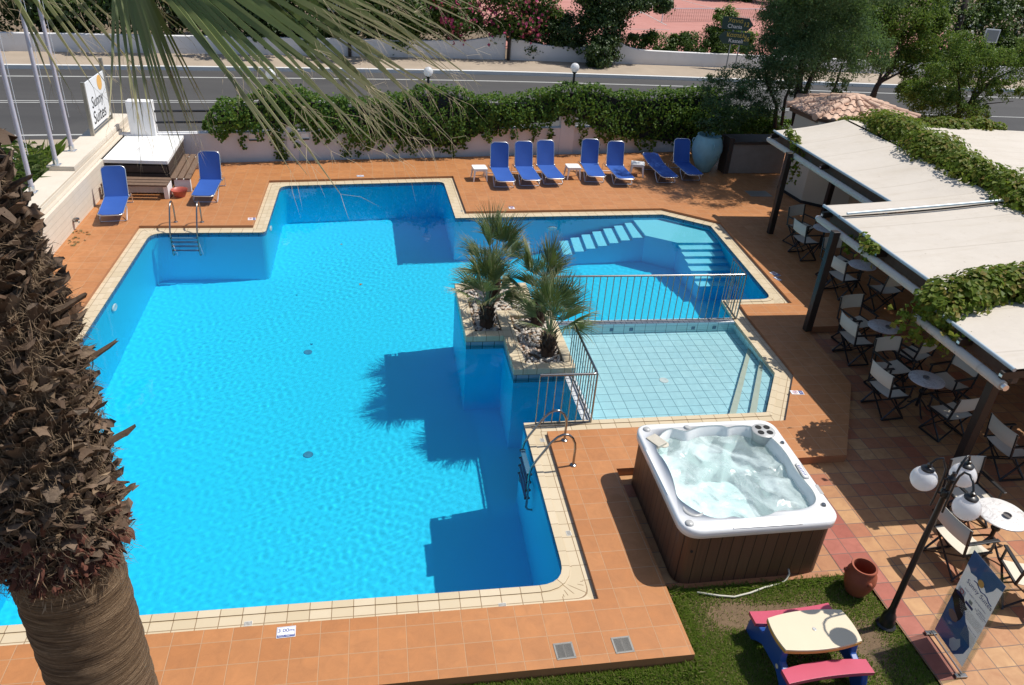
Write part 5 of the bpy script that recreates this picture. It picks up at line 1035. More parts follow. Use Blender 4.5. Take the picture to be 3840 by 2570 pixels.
b = MB(); b.tube([PV(-.185+.03*math.cos(a), .96+.03*math.sin(a), X0-.002) for a in np.linspace(0, 2*PI, 17)[:-1]], .004, 4, closed=True); b.bar(PV(-.205,.94,X0-.002), PV(-.165,.98,X0-.002), .006, .001); b.build('prohibition_ring', M['signred'], sh)
psheet('notice_band', [(-.08,.88),(.06,.88),(.06,.92),(-.08,.92)], X0-.001, M['signblue'], sh); b = MB(); b.box(PV(-.01,.955,X0-.001), (.001,.06,.05)); b.build('pool_symbol', M['greyplastic'], sh)
ptxt('WARNING\nNO LIFEGUARD\nON DUTY', .030, .185, .95, M['signblue']); ptxt('POOL OPENING HOURS', .022, .16, .66, M['signblue'], sx=.9)
b = MB(); rr = random.Random(3)
for row in range(6):
    u = -.18+.02*row
    while u < .26: w_ = rr.uniform(.015, .05); b.box(PV(u+w_/2, .845-.022*row, X0-.001), (.001, w_, .006)); u += w_+.008
for row in range(12):
    u = .06
    while u < .27: w_ = rr.uniform(.012, .03); b.box(PV(u+w_/2, .63-.014*row, X0-.001), (.001, w_, .004)); u += w_+.005
b.build('small_print', M['greyplastic'], sh)
# ------------------------------------------------------------------ grass and fallen leaves
def grassmat():
    g = G('grass_blades'); c = g.ramp(g.isl, [(0, (.17,.27,.04)), (.45, (.25,.36,.06)), (.8, (.33,.40,.09)), (.93, (.42,.37,.17)), (1, (.5,.43,.25))]); b_ = g.n('BsdfPrincipled', {'Base Color': c, 'Roughness': .6, 'Specular IOR Level': .25}); t = g.n('BsdfTranslucent', {'Color': c}); m_ = g.n('MixShader', {0: .55, 1: b_.outputs[0], 2: t.outputs[0]}); g.nt.links.new(m_.outputs[0], g.out.inputs[0]); return g.m
M['grass'] = grassmat()
def grass(name, regions, n, seed, hgt, dens, z, wid=.0045):
    r = np.random.default_rng(seed); A = np.array([(x1-x0)*(y1-y0) for x0, x1, y0, y1 in regions]); k = r.choice(len(A), n, p=A/A.sum()); R_ = np.array(regions)[k]; x = r.uniform(R_[:, 0], R_[:, 1]); y = r.uniform(R_[:, 2], R_[:, 3]); keep = r.uniform(0, 1, n) < dens(x, y); x, y = x[keep], y[keep]; n = len(x); h = hgt(x, y)*r.uniform(.4, 1.2, n); a = r.uniform(0, 6.28, n); l = r.uniform(.15, .9, n)*h; da, db = np.cos(a), np.sin(a); w = wid*r.uniform(.7, 1.5, n)
    p = np.stack([x, y, np.full(n, z)], 1); s = np.stack([-db*w, da*w, np.zeros(n)], 1); mid = p+np.stack([da*l*.35, db*l*.35, h*.6], 1); tip = p+np.stack([da*l, db*l, h*.92], 1); V = np.stack([p-s, p+s, mid+s*.7, tip, mid-s*.7], 1); F = np.arange(5*n).reshape(n, 5); return tag(np_mesh(name, V, F, M['grass']), kind='stuff')
def dn(x, y):
    f = .5+.5*np.sin(x*2.3+1.1)*np.sin(y*2.9+.4)+.25*np.sin(x*5.1-y*3.7); bare = np.exp(-((x-4.75)**2/.22+(y-6.42)**2/.05))+.7*np.exp(-((x-5.5)**2/.25+(y-6.45)**2/.04))+.6*np.exp(-((x-6.2)**2/.12+(y-5.9)**2/.2)); edge = np.exp(-((x-3.78)/.16)**2)+np.exp(-((y-6.93)/.10)**2)+np.exp(-((y-5.72)/.15)**2)*(x < 3.75); return np.clip(.5*f+.52-1.25*bare+.6*edge, .03, 1)
def hg(x, y): return .045+.06*np.exp(-((x-3.8)/.15)**2)+.05*np.exp(-((y-6.92)/.08)**2)+.05*np.exp(-((y-5.7)/.12)**2)*(x < 3.75)
grass('grass', [(3.76,6.73,4.3,6.94),(-4,3.76,4.6,5.79)], 230000, 41, hg, dn, -.125)
grass('reeds', [(-13,-8.4,17.5,26)], 5200, 42, lambda x, y: .55+.35*np.sin(x*3+y*2), lambda x, y: np.clip(.5+.5*np.sin(x*2.1)*np.sin(y*1.7), .1, 1), -.3, .016)['kind'] = 'stuff'
def canereed(x, y, h, seed, label):
    r = np.random.default_rng(seed); t = thing('cane_plant', label, 'plant', (x, y, -.3), 0, 'tall canes behind the cream wall'); mb = MB()
    for s in range(5):
        dx, dy = r.normal(0, .12, 2); hh = h*r.uniform(.75, 1.05); top = Vector((dx*2.2, dy*2.2, hh)); mb.tube([(dx, dy, 0), tuple(top)], [.012, .005], 5)
        for k in range(13):
            f = .25+.75*k/13; p = Vector((dx, dy, 0)).lerp(top, f); a = r.uniform(0, 6.28); d = Vector((math.cos(a), math.sin(a), .55)).normalized(); L = r.uniform(.35, .6); w = Vector((-d.y, d.x, 0)).normalized()*.022; q = p+d*L*.5; e = p+d*L-Vector((0,0,.28*L)); mb.add([p-w*.4, p+w*.4, q+w, e, q-w], [(0, 1, 2, 3, 4)])
    mb.build('foliage', M['cane'], t)
M['cane'] = leafmat('cane_leaves', [(.05,.10,.02), (.09,.15,.035), (.16,.19,.07)], .5, .3)
for i_, (x_, y_, l_) in enumerate([(-8.75,21.6,'slender cane just left of the middle flagpole foot'),(-9.3,19.7,'bushy cane low beside the nearest flagpole'),(-8.6,20.25,'cane growing against the wall between the two lower flagpoles'),(-9.7,22.6,'cane standing nearest the road behind the flagpoles')]): canereed(x_, y_, 1.75, 10+i_, l_)
canereed(-9.0, 20.6, 1.9, 1, 'tall green cane behind the wall between near and middle flagpole'); canereed(-8.75, 22.0, 1.8, 2, 'leafy cane right of the middle flagpole behind the wall'); canereed(-9.9, 21.6, 2.0, 3, 'tall cane clump left of the middle flagpole'); canereed(-10.6, 20.2, 1.8, 4, 'cane clump at the left edge beside the nearest flagpole')
M['deadleaf'] = leafmat('fallen_leaves', [(.30,.17,.06), (.22,.13,.05), (.12,.15,.05)], .7, .1)
r = np.random.default_rng(5); n = 26; P = np.stack([r.normal(-7.18, .12, n), r.uniform(18.5, 19.5, n), np.full(n, .085)], 1); V, F = leaves(P, np.repeat([[0, 0, 1.]], n, 0), .075, r, jit=.2); tag(np_mesh('leaves', V, F, M['deadleaf']), kind='stuff')
for i, (px, py, lab) in enumerate([(1353,1067,'single brown leaf floating in the middle of the pool'), (1280,917,'tiny leaf floating in the pool towards the far bay')]):
    p = at_z(px, py, WL+.004); V, F = leaves(np.array([tuple(p)]), np.array([[0, 0, 1.]]), .16 if i == 0 else .09, r, jit=.05); tag(np_mesh('floating_leaf', V, F, M['deadleaf']), lab, 'leaf')
# ------------------------------------------------------------------ the big fan palm at the left
BP = Vector((-1.65, 3.25, 0)); bp = thing('fan_palm', 'big fan palm at the left, its shaggy trunk and hanging fronds close to us', 'palm', (BP.x, BP.y, 0))
def trunkmat():
    g = G('ringed_palm_trunk'); p = g.obj; s = g.noise(p, 3.0, 6, .7, .5, (1.0, 1.0, 34)); k = g.noise(p, 30, 4, .7, 0, (1, 1, 3)); a = g.noise(p, 1.6, 4)
    c = g.ramp(s, [(.36, (.055,.03,.016)), (.5, (.23,.145,.08)), (.66, (.40,.28,.175))]); c = g.mix(g.rng(k, .4, .7, 0.0, .5), c, (.10,.06,.038)); c = g.mix(g.rng(a, .4, .7, 0.0, .35), c, (.17,.105,.07))
    return g.bsdf(c, .85, 0, .25, g.bump(g.math('ADD', s, g.math('MULTIPLY', k, .4)), .03, .9))
M['ptrunk'] = trunkmat()
def bootmat():
    g = G('dead_palm_boots'); p = g.obj; c = g.ramp(g.isl, [(0, (.075,.046,.030)), (.4, (.13,.085,.056)), (.75, (.22,.16,.112)), (.92, (.17,.085,.045)), (1, (.31,.235,.17))]); s = g.noise(p, 16, 4, .7, .5, (1, 1, .25)); k = g.noise(p, 3, 4)
    c = g.mix(g.rng(s, .35, .7, 0.0, .6), c, (.05,.032,.022)); c = g.mix(g.rng(k, .45, .75, 0.0, .35), c, (.07,.045,.03)); return g.bsdf(c, .75, 0, .3, g.bump(s, .012, .7))
M['boot'] = bootmat(); M['rust'] = plain('rusty_palm_fibre', (.10,.032,.018), .9, .5, 22, bump=.4); M['fibre'] = plain('palm_hair', (.24,.165,.10), .85, .3, 4)
def spiral(a, z): return .012*math.sin(z*38+a*1.0)+.015*math.sin(3*a+z*2)
b = MB(); b.lathe([(.40,0),(.36,.6)]+[(.335+.006*math.sin(z*1.1)+.004*(k % 2), z) for k, z in enumerate(np.arange(.7, 5.02, .028))]+[(.33,5.04),(.29,5.1),(.30,5.6),(.29,6.3),(.17,7.1),(.12,7.7)], n=64, wob=spiral); b.build('trunk', M['ptrunk'], bp, smooth=True).scale = (.80, .80, 1)
r = np.random.default_rng(77)
def boot(mb, a, z, L, w, tilt, out, curl, r, tip=.5, split=True):
    d = Vector((math.cos(a), math.sin(a), 0)); s = Vector((-d.y, d.x, 0)); tw = r.normal(0, .28); o = len(mb.v); n = 6; p = d*out+Vector((0,0,z)); dirv = (d*math.cos(tilt)+Vector((0,0,math.sin(tilt)))).normalized(); V = []
    for i in range(n+1):
        t = i/n; ww = w*((1-t)*1.0+t*tip)*(1+.2*r.normal()*.4); ang = tilt+curl*t; dirv = (d*math.cos(ang)+Vector((0,0,math.sin(ang)))).normalized(); up_ = (Vector((0,0,1))*math.cos(ang)-d*math.sin(ang)); sd = (s*math.cos(tw*t)+up_*math.sin(tw*t)); cup = .30*ww*(1-.4*t)
        e = .0; V += [p-sd*ww+up_*cup, p-sd*ww*.45-up_*.006, p+sd*ww*.45-up_*.006, p+sd*ww+up_*cup, p+sd*ww*.4+up_*(.022-.01*t), p-sd*ww*.4+up_*(.022-.01*t)]
        p = p+dirv*(L/n)+sd*r.normal(0, .006)
    for k in range(6): V[-6+k] = V[-6+k]+dirv*r.uniform(-.05, .03)
    F = []
    for i in range(n):
        for k in range(6): F.append((6*i+k, 6*i+(k+1) % 6, 6*i+6+(k+1) % 6, 6*i+6+k))
    F.append(tuple(6*n+k for k in range(6))); mb.add(V, F)
mb = MB(); N = 820
for i in range(N):
    f = i/N; z = 4.98+2.10*f+r.normal(0, .012); a = i*2.39996+r.normal(0, .05); boot(mb, a, z, r.uniform(.10, .17), r.uniform(.036, .060), rad(r.normal(42, 10)), .31*(1-.55*max(0, f-.58)/.42), rad(r.normal(-12, 28)), r, r.uniform(.5, .95))
for a, z, L, w in ((.1,5.50,.27,.045),(-.35,5.2,.22,.05),(.3,5.95,.27,.05),(-.1,6.3,.24,.05),(-.6,5.65,.24,.045),(.35,5.1,.20,.055)): boot(mb, a, z, L, w, rad(22), .32, rad(10), r, .5)
nb0 = len(mb.m)
for i in range(240): a = r.uniform(-2.8, 1.4); z = 4.86+abs(r.normal(0, .15)); boot(mb, a, z+.06, r.uniform(.05, .12), r.uniform(.014, .04), rad(r.normal(-40, 40)), .325+r.uniform(0, .02), rad(r.normal(10, 45)), r, r.uniform(.2, 1.0))
mb.m[nb0:] = [1]*(len(mb.m)-nb0); mb.build('boot_skirt', [M['boot'], M['rust']], bp, smooth=50).scale = (.80, .80, 1)
mb = MB()
for i in range(12000):
    a = r.uniform(-2.8, 1.4); z = 4.85+2.2*r.uniform(0, 1)**1.1; d = Vector((math.cos(a), math.sin(a), 0)); p = d*r.uniform(.30, .42)*(1-.6*max(0, z-6.25)/.85)+Vector((0,0,z)); dv = (d*r.uniform(.0, .9)+Vector((r.normal(0,.6), r.normal(0,.6), r.normal(-.1,.7)))).normalized(); L = r.uniform(.03, .11); c = p+dv*L*.5+Vector((0,0,r.normal(0,.012))); e = c+(dv+Vector((r.normal(0,.6), r.normal(0,.6), r.normal(-.3,.5)))).normalized()*L*.5; w = dv.orthogonal().normalized()*.0011
    mb.add([p-w, p+w, c+w, e, c-w], [(0, 1, 2, 3, 4)])
mb.build('loose_fibre', M['fibre'], bp).scale = (.80, .80, 1)
crown = Vector((0, 0, 7.45)); off = Vector((BP.x, BP.y, 0))
def bigfrond(Hp, dh, Tp, dt, spread, nseg, droop, seed, split=.46, nrm=None, threads=8, lf=1.0, wf=1.0):
    r_ = np.random.default_rng(seed); H = CAM+ray(*Hp)*dh-off; T = CAM+ray(*Tp)*dt-off; ax = T-H; L = ax.length*lf; mb = MB(); uv = []; mid = (crown+H)/2+Vector((0,0,.18)); mb.tube([crown, mid, H, H+ax.normalized()*L*.12], [.028,.020,.016,.006], 7, 2); uv += [(0, .1)]*28
    nv = Vector(nrm) if nrm else (-(ray(*Hp).normalized())*.55+Vector((0,0,.8))); fan(mb, uv, H, ax, nv, L, rad(spread), nseg, droop, split, .75, r_, threads, wf, 1.6); mb.uv = uv; return mb.build('frond', [M['frondbig'], M['thread'], M['petiole']], bp)
bigfrond((330,-380), 3.3, (1575,190), 3.95, 86, 36, .07, 101, wf=1.25)
bigfrond((420,-300), 3.15, (640,500), 3.4, 50, 20, .07, 102, nrm=(.9,-.25,.35), wf=1.2)
bigfrond((-560,-420), 3.1, (-20,60), 3.5, 80, 26, .10, 103)
Hs = CAM+ray(450,120)*3.35-off+SUN*1.15; r_ = np.random.default_rng(106); mb = MB(); uv = []; mb.tube([crown, (crown+Hs)/2+Vector((0,0,.2)), Hs+Vector((-.6,.05,.1))], [.028,.02,.016], 7, 2); uv += [(0, .1)]*21; fan(mb, uv, Hs+Vector((-.6,.05,.1)), Vector((1,-.1,-.15)), Vector((.1,0,1)), 1.25, rad(85), 26, .12, .6, .6, r_, 3); mb.uv = uv; mb.build('frond', [M['frondbig'], M['thread'], M['petiole']], bp)
bigfrond((560,-430), 3.8, (1790,120), 4.5, 74, 30, .06, 104, wf=1.2)
bigfrond((-300,-560), 3.6, (700,-10), 4.3, 96, 30, .10, 105, wf=1.2)
for k, (az, el) in enumerate(((165,20),(185,35),(205,5),(180,60),(200,50),(190,75),(175,-10),(213,25))):
    r_ = np.random.default_rng(200+k); d = Vector((math.cos(rad(az))*math.cos(rad(el)), math.sin(rad(az))*math.cos(rad(el)), math.sin(rad(el)))); H = crown+d*1.0; mb = MB(); uv = []; mb.tube([crown, crown+d*.5+Vector((0,0,.05)), H], [.028,.02,.016], 7, 2); uv += [(0, .1)]*21; sd = d.cross(Vector((0,0,1))).normalized(); fan(mb, uv, H, (d-Vector((0,0,.25))).normalized(), sd.cross(d), 1.25, rad(150), 26, .35, .5, .75, r_, 3); mb.uv = uv; mb.build('frond', [M['frondbig'], M['thread'], M['petiole']], bp)
# ------------------------------------------------------------------ trees and shrubs
M['feather'] = leafmat('blue_green_sprays', [(.032,.075,.040), (.058,.12,.062), (.10,.175,.09), (.17,.24,.125)], .6, .35, .2)
M['locust'] = leafmat('light_green_leaves', [(.055,.11,.016), (.095,.17,.026), (.15,.225,.04), (.24,.27,.06)], .5, .35, .3)
M['darkleaf'] = leafmat('dark_evergreen_leaves', [(.013,.034,.008), (.024,.056,.011), (.042,.085,.016), (.075,.12,.022)], .45, .12, .4)
M['hedgeleaf'] = leafmat('hedge_leaves', [(.028,.062,.010), (.05,.098,.014), (.08,.135,.022), (.11,.16,.03)], .5, .2, .3)
M['treebark'] = plain('tree_bark', (.045,.034,.028), .9, .35, 10)
M['pinkflower'] = leafmat('pink_blossom', [(.45,.03,.14), (.60,.06,.22), (.38,.03,.08)], .6, .3); M['whiteflower'] = leafmat('white_blossom', [(.55,.56,.50), (.62,.60,.55), (.5,.5,.42)], .6, .3)
def foliage(name, clumps, n, size, mat, parent, seed, shape=0, jit=.5, hang=.5, shell=.35, sub=7):
    r = np.random.default_rng(seed); vol = np.array([c[3]*c[4]*c[5] for c in clumps])**.67; cnt = np.maximum(20, n*vol/vol.sum()).astype(int); parts = []
    for c, m in zip(clumps, cnt):
        k = max(3, int(sub*(c[3]+c[5])))
        cp, cd = blob(k, c[:3], c[3:6], r, .5)
        w = r.dirichlet(np.ones(k)*2.5)
        m0 = int(m*.18); p, d = blob(m0, c[:3], [v*.95 for v in c[3:6]], r, .25); d[:, 2] += .35; parts.append(leaves(p, d, size, r, shape, jit, (0,0,-1), hang)); m -= m0
        for q, dd, ww in zip(cp, cd, w):
            mm = int(m*ww)+2; s = r.uniform(.16, .40)*min(c[3], c[5]); d = r.normal(0, 1, (mm, 3)); p = q+d*np.array([s*.62, s*.55, s*.42]); d /= np.linalg.norm(d, axis=1, keepdims=True)+1e-9; d = d*.6+dd*.8; d[:, 2] += .35; parts.append(leaves(p, d, size, r, shape, jit, (0,0,-1), hang))
    V, F = cloud(parts); return np_mesh(name, V, F, mat, parent)
def limbs(t, segs, mat='treebark'):
    for i, s in enumerate(segs):
        b = MB(); pts = s[0]; b.tube(pts, list(np.linspace(s[1], s[2], len(pts))), 9); b.build('trunk' if i == 0 else 'limb', M[mat], t, smooth=True)
def W_(px, py, y): p = at_y(px, py, y); return (p.x, p.y, p.z)
def clump(px, py, y, rx, rz, ry=None): return (*W_(px, py, y), rx, ry or rx*.8, rz)
# feathery tamarisk behind the hedge
t = thing('tamarisk_tree', 'tall feathery blue green tree rising behind the ivy, left of the kiosk roof', 'tree')
YT = 25.9
foliage('crown', [clump(2985,105,YT,1.2,1.15,1.5),clump(3060,35,YT,1.3,1.2,1.5),clump(3170,105,YT,1.25,1.15,1.4),clump(2870,225,YT,.85,.75,1.0),clump(2955,205,YT-.3,1.1,.85,1.3),clump(3100,215,YT,1.2,.85,1.2),clump(3250,190,YT,.85,.85,1.0),clump(2770,300,YT,.75,.6),clump(2705,380,YT,.6,.65),clump(2850,330,YT,.8,.5),clump(2800,395,YT,.7,.5),clump(2890,400,YT,.5,.4),clump(2660,320,YT,.4,.4),clump(2740,450,YT,.5,.35),clump(2930,280,YT,.8,.5),clump(3060,-60,YT,1.4,1.1,1.8),clump(2960,-5,YT,.9,.8,1.4),clump(3190,0,YT,.95,.85,1.3),clump(2990,325,YT,.6,.35),clump(3140,325,YT,.5,.35),clump(3130,-180,YT-.5,1.7,1.1,2.0),(13.6,24.0,6.5,1.5,1.2,.8),(15.2,23.7,6.6,1.5,1.2,.8),(12.2,24.4,6.2,1.1,1.0,.6),(14.2,22.9,6.7,1.3,.9,.7)], 105000, .092, M['feather'], t, 51, 1, .6, .35, .2, 22)
g0 = W_(2985,470,YT); limbs(t, [([g0, W_(2990,370,YT), W_(3005,250,YT), W_(3020,90,YT)], .17, .06), ([g0, W_(3012,370,YT-.2), W_(3040,290,YT), W_(3130,150,YT)], .13, .04), ([W_(2905,480,YT), W_(2912,395,YT), W_(2880,320,YT), W_(2860,220,YT)], .075, .03), ([W_(2930,470,YT), W_(2945,370,YT), W_(2975,300,YT), W_(2960,200,YT)], .06, .03), ([W_(3095,390,YT), W_(3130,330,YT), W_(3160,240,YT)], .05, .03)])
t = thing('locust_tree', 'light green tree leaning right behind the kiosk roof', 'tree')
foliage('crown', [clump(3380,60,30.5,1.2,1.2),clump(3470,150,30.3,1.1,1.0),clump(3350,200,30.5,.9,.9),clump(3280,110,30.6,.8,1.0),clump(3450,260,30.2,1.1,.7),clump(3530,330,29.8,1.1,.7),clump(3390,-20,30.8,1.0,.8),clump(3430,340,29.6,.9,.5),clump(3500,40,30.4,.7,.9)], 26000, .135, M['locust'], t, 52, 1, .7, .3, .2, 16)
limbs(t, [([W_(3245,420,30), W_(3290,320,30), W_(3350,255,30.2), W_(3380,160,30.4), W_(3400,60,30.5)], .13, .03), ([W_(3265,410,30), W_(3300,290,30), W_(3330,220,30.2), W_(3340,90,30.5)], .08, .02), ([W_(3300,310,30), W_(3360,280,30), W_(3450,230,30)], .06, .02)])
t = thing('locust_tree', 'spreading yellow green tree behind the rear awnings at the right edge', 'tree')
foliage('crown', [clump(3560,300,25.5,.95,.8),clump(3660,230,25.5,.95,.7),clump(3740,260,25.3,.8,.7),clump(3800,320,25,.7,.5),clump(3520,410,25.2,.8,.7),clump(3600,420,25,.9,.7),clump(3450,370,25.6,.7,.5),clump(3700,340,25,.5,.4),clump(3830,210,25.5,.6,.7),clump(3430,330,25.6,.5,.4),clump(3680,420,25,.35,.3),clump(3620,170,25.8,.7,.5)], 23000, .105, M['locust'], t, 53, 1, .7, .3, .2, 18)
limbs(t, [([W_(3575,480,25), W_(3600,430,25), W_(3660,360,25.1), W_(3720,300,25.2), W_(3790,270,25.3)], .11, .03), ([W_(3590,450,25), W_(3600,360,25.2), W_(3590,270,25.4)], .07, .02), ([W_(3610,440,25), W_(3700,390,25), W_(3800,380,25)], .03, .01), ([W_(3640,380,25), W_(3670,300,25.3), W_(3680,220,25.5)], .05, .02)])
t = thing('shrub', 'dark shrub filling the gap behind the urn and covered cabinet', 'shrub'); foliage('foliage', [clump(2760,445,27.2,.8,.5),clump(2850,450,27.2,.8,.5),clump(2910,480,27,.7,.5),clump(2700,500,26.6,.5,.4),clump(2800,500,26.8,.8,.5),clump(2620,450,27.0,.7,.5)], 14000, .11, M['ivy'], t, 54)
t = thing('urn_plant', 'leafy dark plant growing out of the turquoise urn', 'plant'); foliage('foliage', [(11.33,25.05,1.62,.52,.5,.36),(11.55,25.0,1.9,.35,.35,.25)], 1500, .10, M['darkleaf'], t, 55)
# far side of the road: white wall, shrubs and trees behind it
fw = thing('street_wall', 'long white wall with swept up ends on the far side of the road', 'wall')
def farwall(nm, xs_, hs, d0=9.62):
    b = MB(); n = len(xs_); V = []
    for x, h in zip(xs_, hs): y = yc(x)+d0; V += [(x, y, -.2), (x, y, h), (x, y+.3, h), (x, y+.3, -.2)]
    F = [(4*i+k, 4*i+4+k, 4*i+5+k, 4*i+1+k) for i in range(n-1) for k in range(3)]+[(0, 1, 2, 3), (4*n-1, 4*n-2, 4*n-3, 4*n-4)]; b.add(V, F); return b.build(nm, M['plaster'], fw, bevel=.02)
farwall('wall_section', [-34,-20,-6,0,3.5,5.2,6.2,6.8,7.35], [.75,.75,.78,.80,.82,.9,1.05,1.22,1.32]); farwall('wall_section', [7.65,8.3,8.9,9.6,10.5,12.2,13.2], [1.05,1.0,.88,.78,.74,.74,.76]); farwall('wall_section', [13.75,14.1,14.6,15.2,16,18,20.5,26,34,46,60], [1.15,1.05,.85,.74,.70,.68,.68,.68,.66,.66,.66])
def shrub(nm, label, cl, n, size, mat, seed, cat='shrub', fl=None, nfl=0, trunk=None, fs=.16):
    t = thing(nm, label, cat); foliage('crown' if trunk else 'foliage', cl, n, size, mat, t, seed)
    if fl: foliage('blossom', [(c[0], c[1]-.25, c[2]+.15, c[3]*1.02, c[4]*1.05, c[5]*1.02) for c in cl], nfl, fs, fl, t, seed+500, 0, .8, .3, .85, 9)
    if trunk: limbs(t, trunk)
    return t
D = M['darkleaf']
shrub('evergreen_tree', 'dark evergreen mass at the far left beyond the road, behind the flagpoles', [(-19,46.6,2.2,3.0,1.8,2.4),(-15.5,46.2,2.4,2.4,1.8,2.4),(-17,43.6,4.0,2.4,1.3,.9)], 16000, .22, D, 61, 'tree', trunk=[([(-17,46.5,-.2),(-17,46.5,2)], .2, .1)])
shrub('evergreen_tree', 'dark evergreen tree across the road behind the palm fronds', [(-11.5,46.0,2.2,2.4,1.7,2.3),(-9,46.3,2.6,2.0,1.6,2.4),(-11,43.5,4.1,2.4,1.3,.9)], 16000, .2, D, 62, 'tree', trunk=[([(-10.5,46.4,-.2),(-10.5,46.2,2)], .2, .1)])
shrub('evergreen_tree', 'dark evergreen tree dipping low over the far wall behind the left globe lamp', [(-6,45.7,1.9,2.0,1.7,2.1),(-3.6,45.6,2.1,1.7,1.6,2.3),(-5.6,44.6,1.0,.9,.6,1.0),(-5,43.5,4.1,2.4,1.2,.9)], 18000, .18, D, 63, 'tree', trunk=[([(-5,46,-.2),(-5,45.8,2)], .18, .1)])
shrub('oleander', 'white flowering oleander across the road, above the middle globe lamp', [(-1.3,45.8,2.2,1.9,1.5,2.2),(1.6,45.7,2.3,1.9,1.4,2.2),(.5,43.9,4.1,2.2,1.1,.8)], 17000, .17, M['hedgeleaf'], 64, fl=M['whiteflower'], nfl=520)
shrub('oleander', 'pink flowering oleander across the road above the white wall', [(4.4,45.7,2.4,1.6,1.2,2.0),(7.6,45.6,2.6,1.7,1.3,1.8),(9.3,46,2.6,1.2,1.0,1.5)], 19000, .15, M['hedgeleaf'], 65, fl=M['pinkflower'], nfl=1150, fs=.2)
shrub('hedge', 'dark clipped hedge behind the far wall between oleander and round tree', [(9.6,46.1,1.15,1.6,.9,1.0),(11.3,46,1.35,1.3,.9,1.1)], 14000, .13, M['darkleaf'], 66, 'hedge')
shrub('ficus_tree', 'dense dark green tree drooping over the far wall and pavement', [(13.1,45.6,3.4,1.7,1.5,1.5),(15.2,46,3.8,1.5,1.3,1.0),(12.8,44.9,1.9,1.2,1.0,1.4),(12.6,44.2,.75,1.0,.8,.95),(16.2,46,3.2,.9,.8,.6)], 34000, .14, M['darkleaf'], 67, 'tree', trunk=[([(12.9,45.1,-.1),(12.9,45,1.4),(13.4,45.3,3)], .17, .08)])
shrub('hedge', 'low green hedge running along behind the far wall in front of the tennis court', [(15.2,46.4,.85,1.1,.7,.7),(17,46.4,.95,1.2,.7,.75),(18.8,46.4,1.05,1.2,.7,.8),(20.4,46.5,1.3,1.0,.7,.9)], 20000, .12, M['hedgeleaf'], 68, 'hedge')
shrub('shrub', 'pale green shrub poking up around the green road sign', [(20.6,46.6,2.1,.8,.6,1.1),(21.6,46.4,1.3,1.2,.7,1.0)], 7000, .13, M['locust'], 69)
shrub('oleander', 'white flowering bushes at the top right corner beyond the road', [(36.5,47.5,2.2,2.4,1.4,2.3),(40,48,2.8,2.6,1.6,2.6),(43.5,47.5,2.2,2.4,1.5,2.4)], 22000, .18, M['hedgeleaf'], 70, fl=M['whiteflower'], nfl=700)
shrub('hedge', 'overgrown green bushes along the far wall at the right edge', [(33.5,46.2,.8,1.6,.8,.9),(36,46,1.0,1.6,.8,.9),(39,46.2,1.2,1.9,.9,1.0),(41.5,46,1.2,1.5,.8,1.0)], 16000, .15, M['hedgeleaf'], 71, 'hedge')
shrub('evergreen_tree', 'tall dark tree standing behind the oleanders across the road', [(-7,50,3.2,3.5,2,3.4),(-1,50.5,3.2,3.5,2,3.4),(4.5,50.5,3.2,3,2,3.4)], 15000, .24, D, 76, 'tree', trunk=[([(-1,50.5,-.2),(-1,50.5,3)], .25, .12)])
shrub('evergreen_tree', 'dark trees closing the far end of the tennis court', [(38,86,2.4,5,2.5,3),(46,84,2.6,5,2.5,3.2),(30,92,2.2,5,2.5,2.8)], 14000, .35, D, 72, 'tree', trunk=[([(40,86,-.2),(40,86,2)], .3, .15)])
shrub('evergreen_tree', 'dark tree in shade behind the feathery tree, by the blue panel', [(27.5,50,1.6,2.2,1.5,2.0),(31,51,1.8,2.2,1.5,2.2),(34,52,1.6,2.2,1.5,2.0)], 15000, .2, D, 73, 'tree', trunk=[([(30,51,-.2),(30,51,2)], .2, .1)])
# tennis court
def court():
    g = G('pink_clay_court'); p = g.pos; n = g.noise(p, .35, 6, .65, .6); s = g.noise(p, .8, 5, .7, 0, (.3, 1.5, 1)); c = g.mix(n, (.40,.16,.13), (.52,.27,.23)); c = g.mix(g.rng(s, .5, .75, 0.0, .5), c, (.30,.13,.11)); return g.bsdf(c, .9, 0, .2)
M['court'] = court(); sheet('tennis_court', [[(8,50),(52,50),(52,92),(8,92)]], -.26, M['court'])
def cline(px0, py0, px1, py1):
    a, c = at_z(px0, py0, -.25), at_z(px1, py1, -.25); b = MB(); b.bar(a, c, .10, .004); return structure(b.build('court_line', M['paintline']))
for q in ((2330,85,2540,-25),(2395,40,2500,95),(2436,32,2800,32),(2555,0,2830,75),(2300,108,2510,112),(2320,32,2440,30)): cline(*q)
nt = thing('tennis_net', 'tennis net strung across the pink court', 'net'); na, nb_ = at_z(2481,84,-.26), at_z(2946,79,-.26)
for p in (na, nb_): b = MB(); b.tube([p, p+Vector((0,0,1.12))], .05, 8); b.build('post', M['signwhite'], nt)
b = MB(); b.bar(na+Vector((0,0,1.06)), nb_+Vector((0,0,1.0)), .02, .07); b.build('tape', M['signwhite'], nt)
b = MB(); dN = nb_-na
for k in range(60): p = na+dN*(k/60); b.bar(p+Vector((0,0,.05)), p+Vector((0,0,1.02)), .012)
for k in range(9): b.bar(na+Vector((0,0,.08+.11*k)), nb_+Vector((0,0,.08+.11*k)), .012)
b.build('mesh', M['dark'], nt)
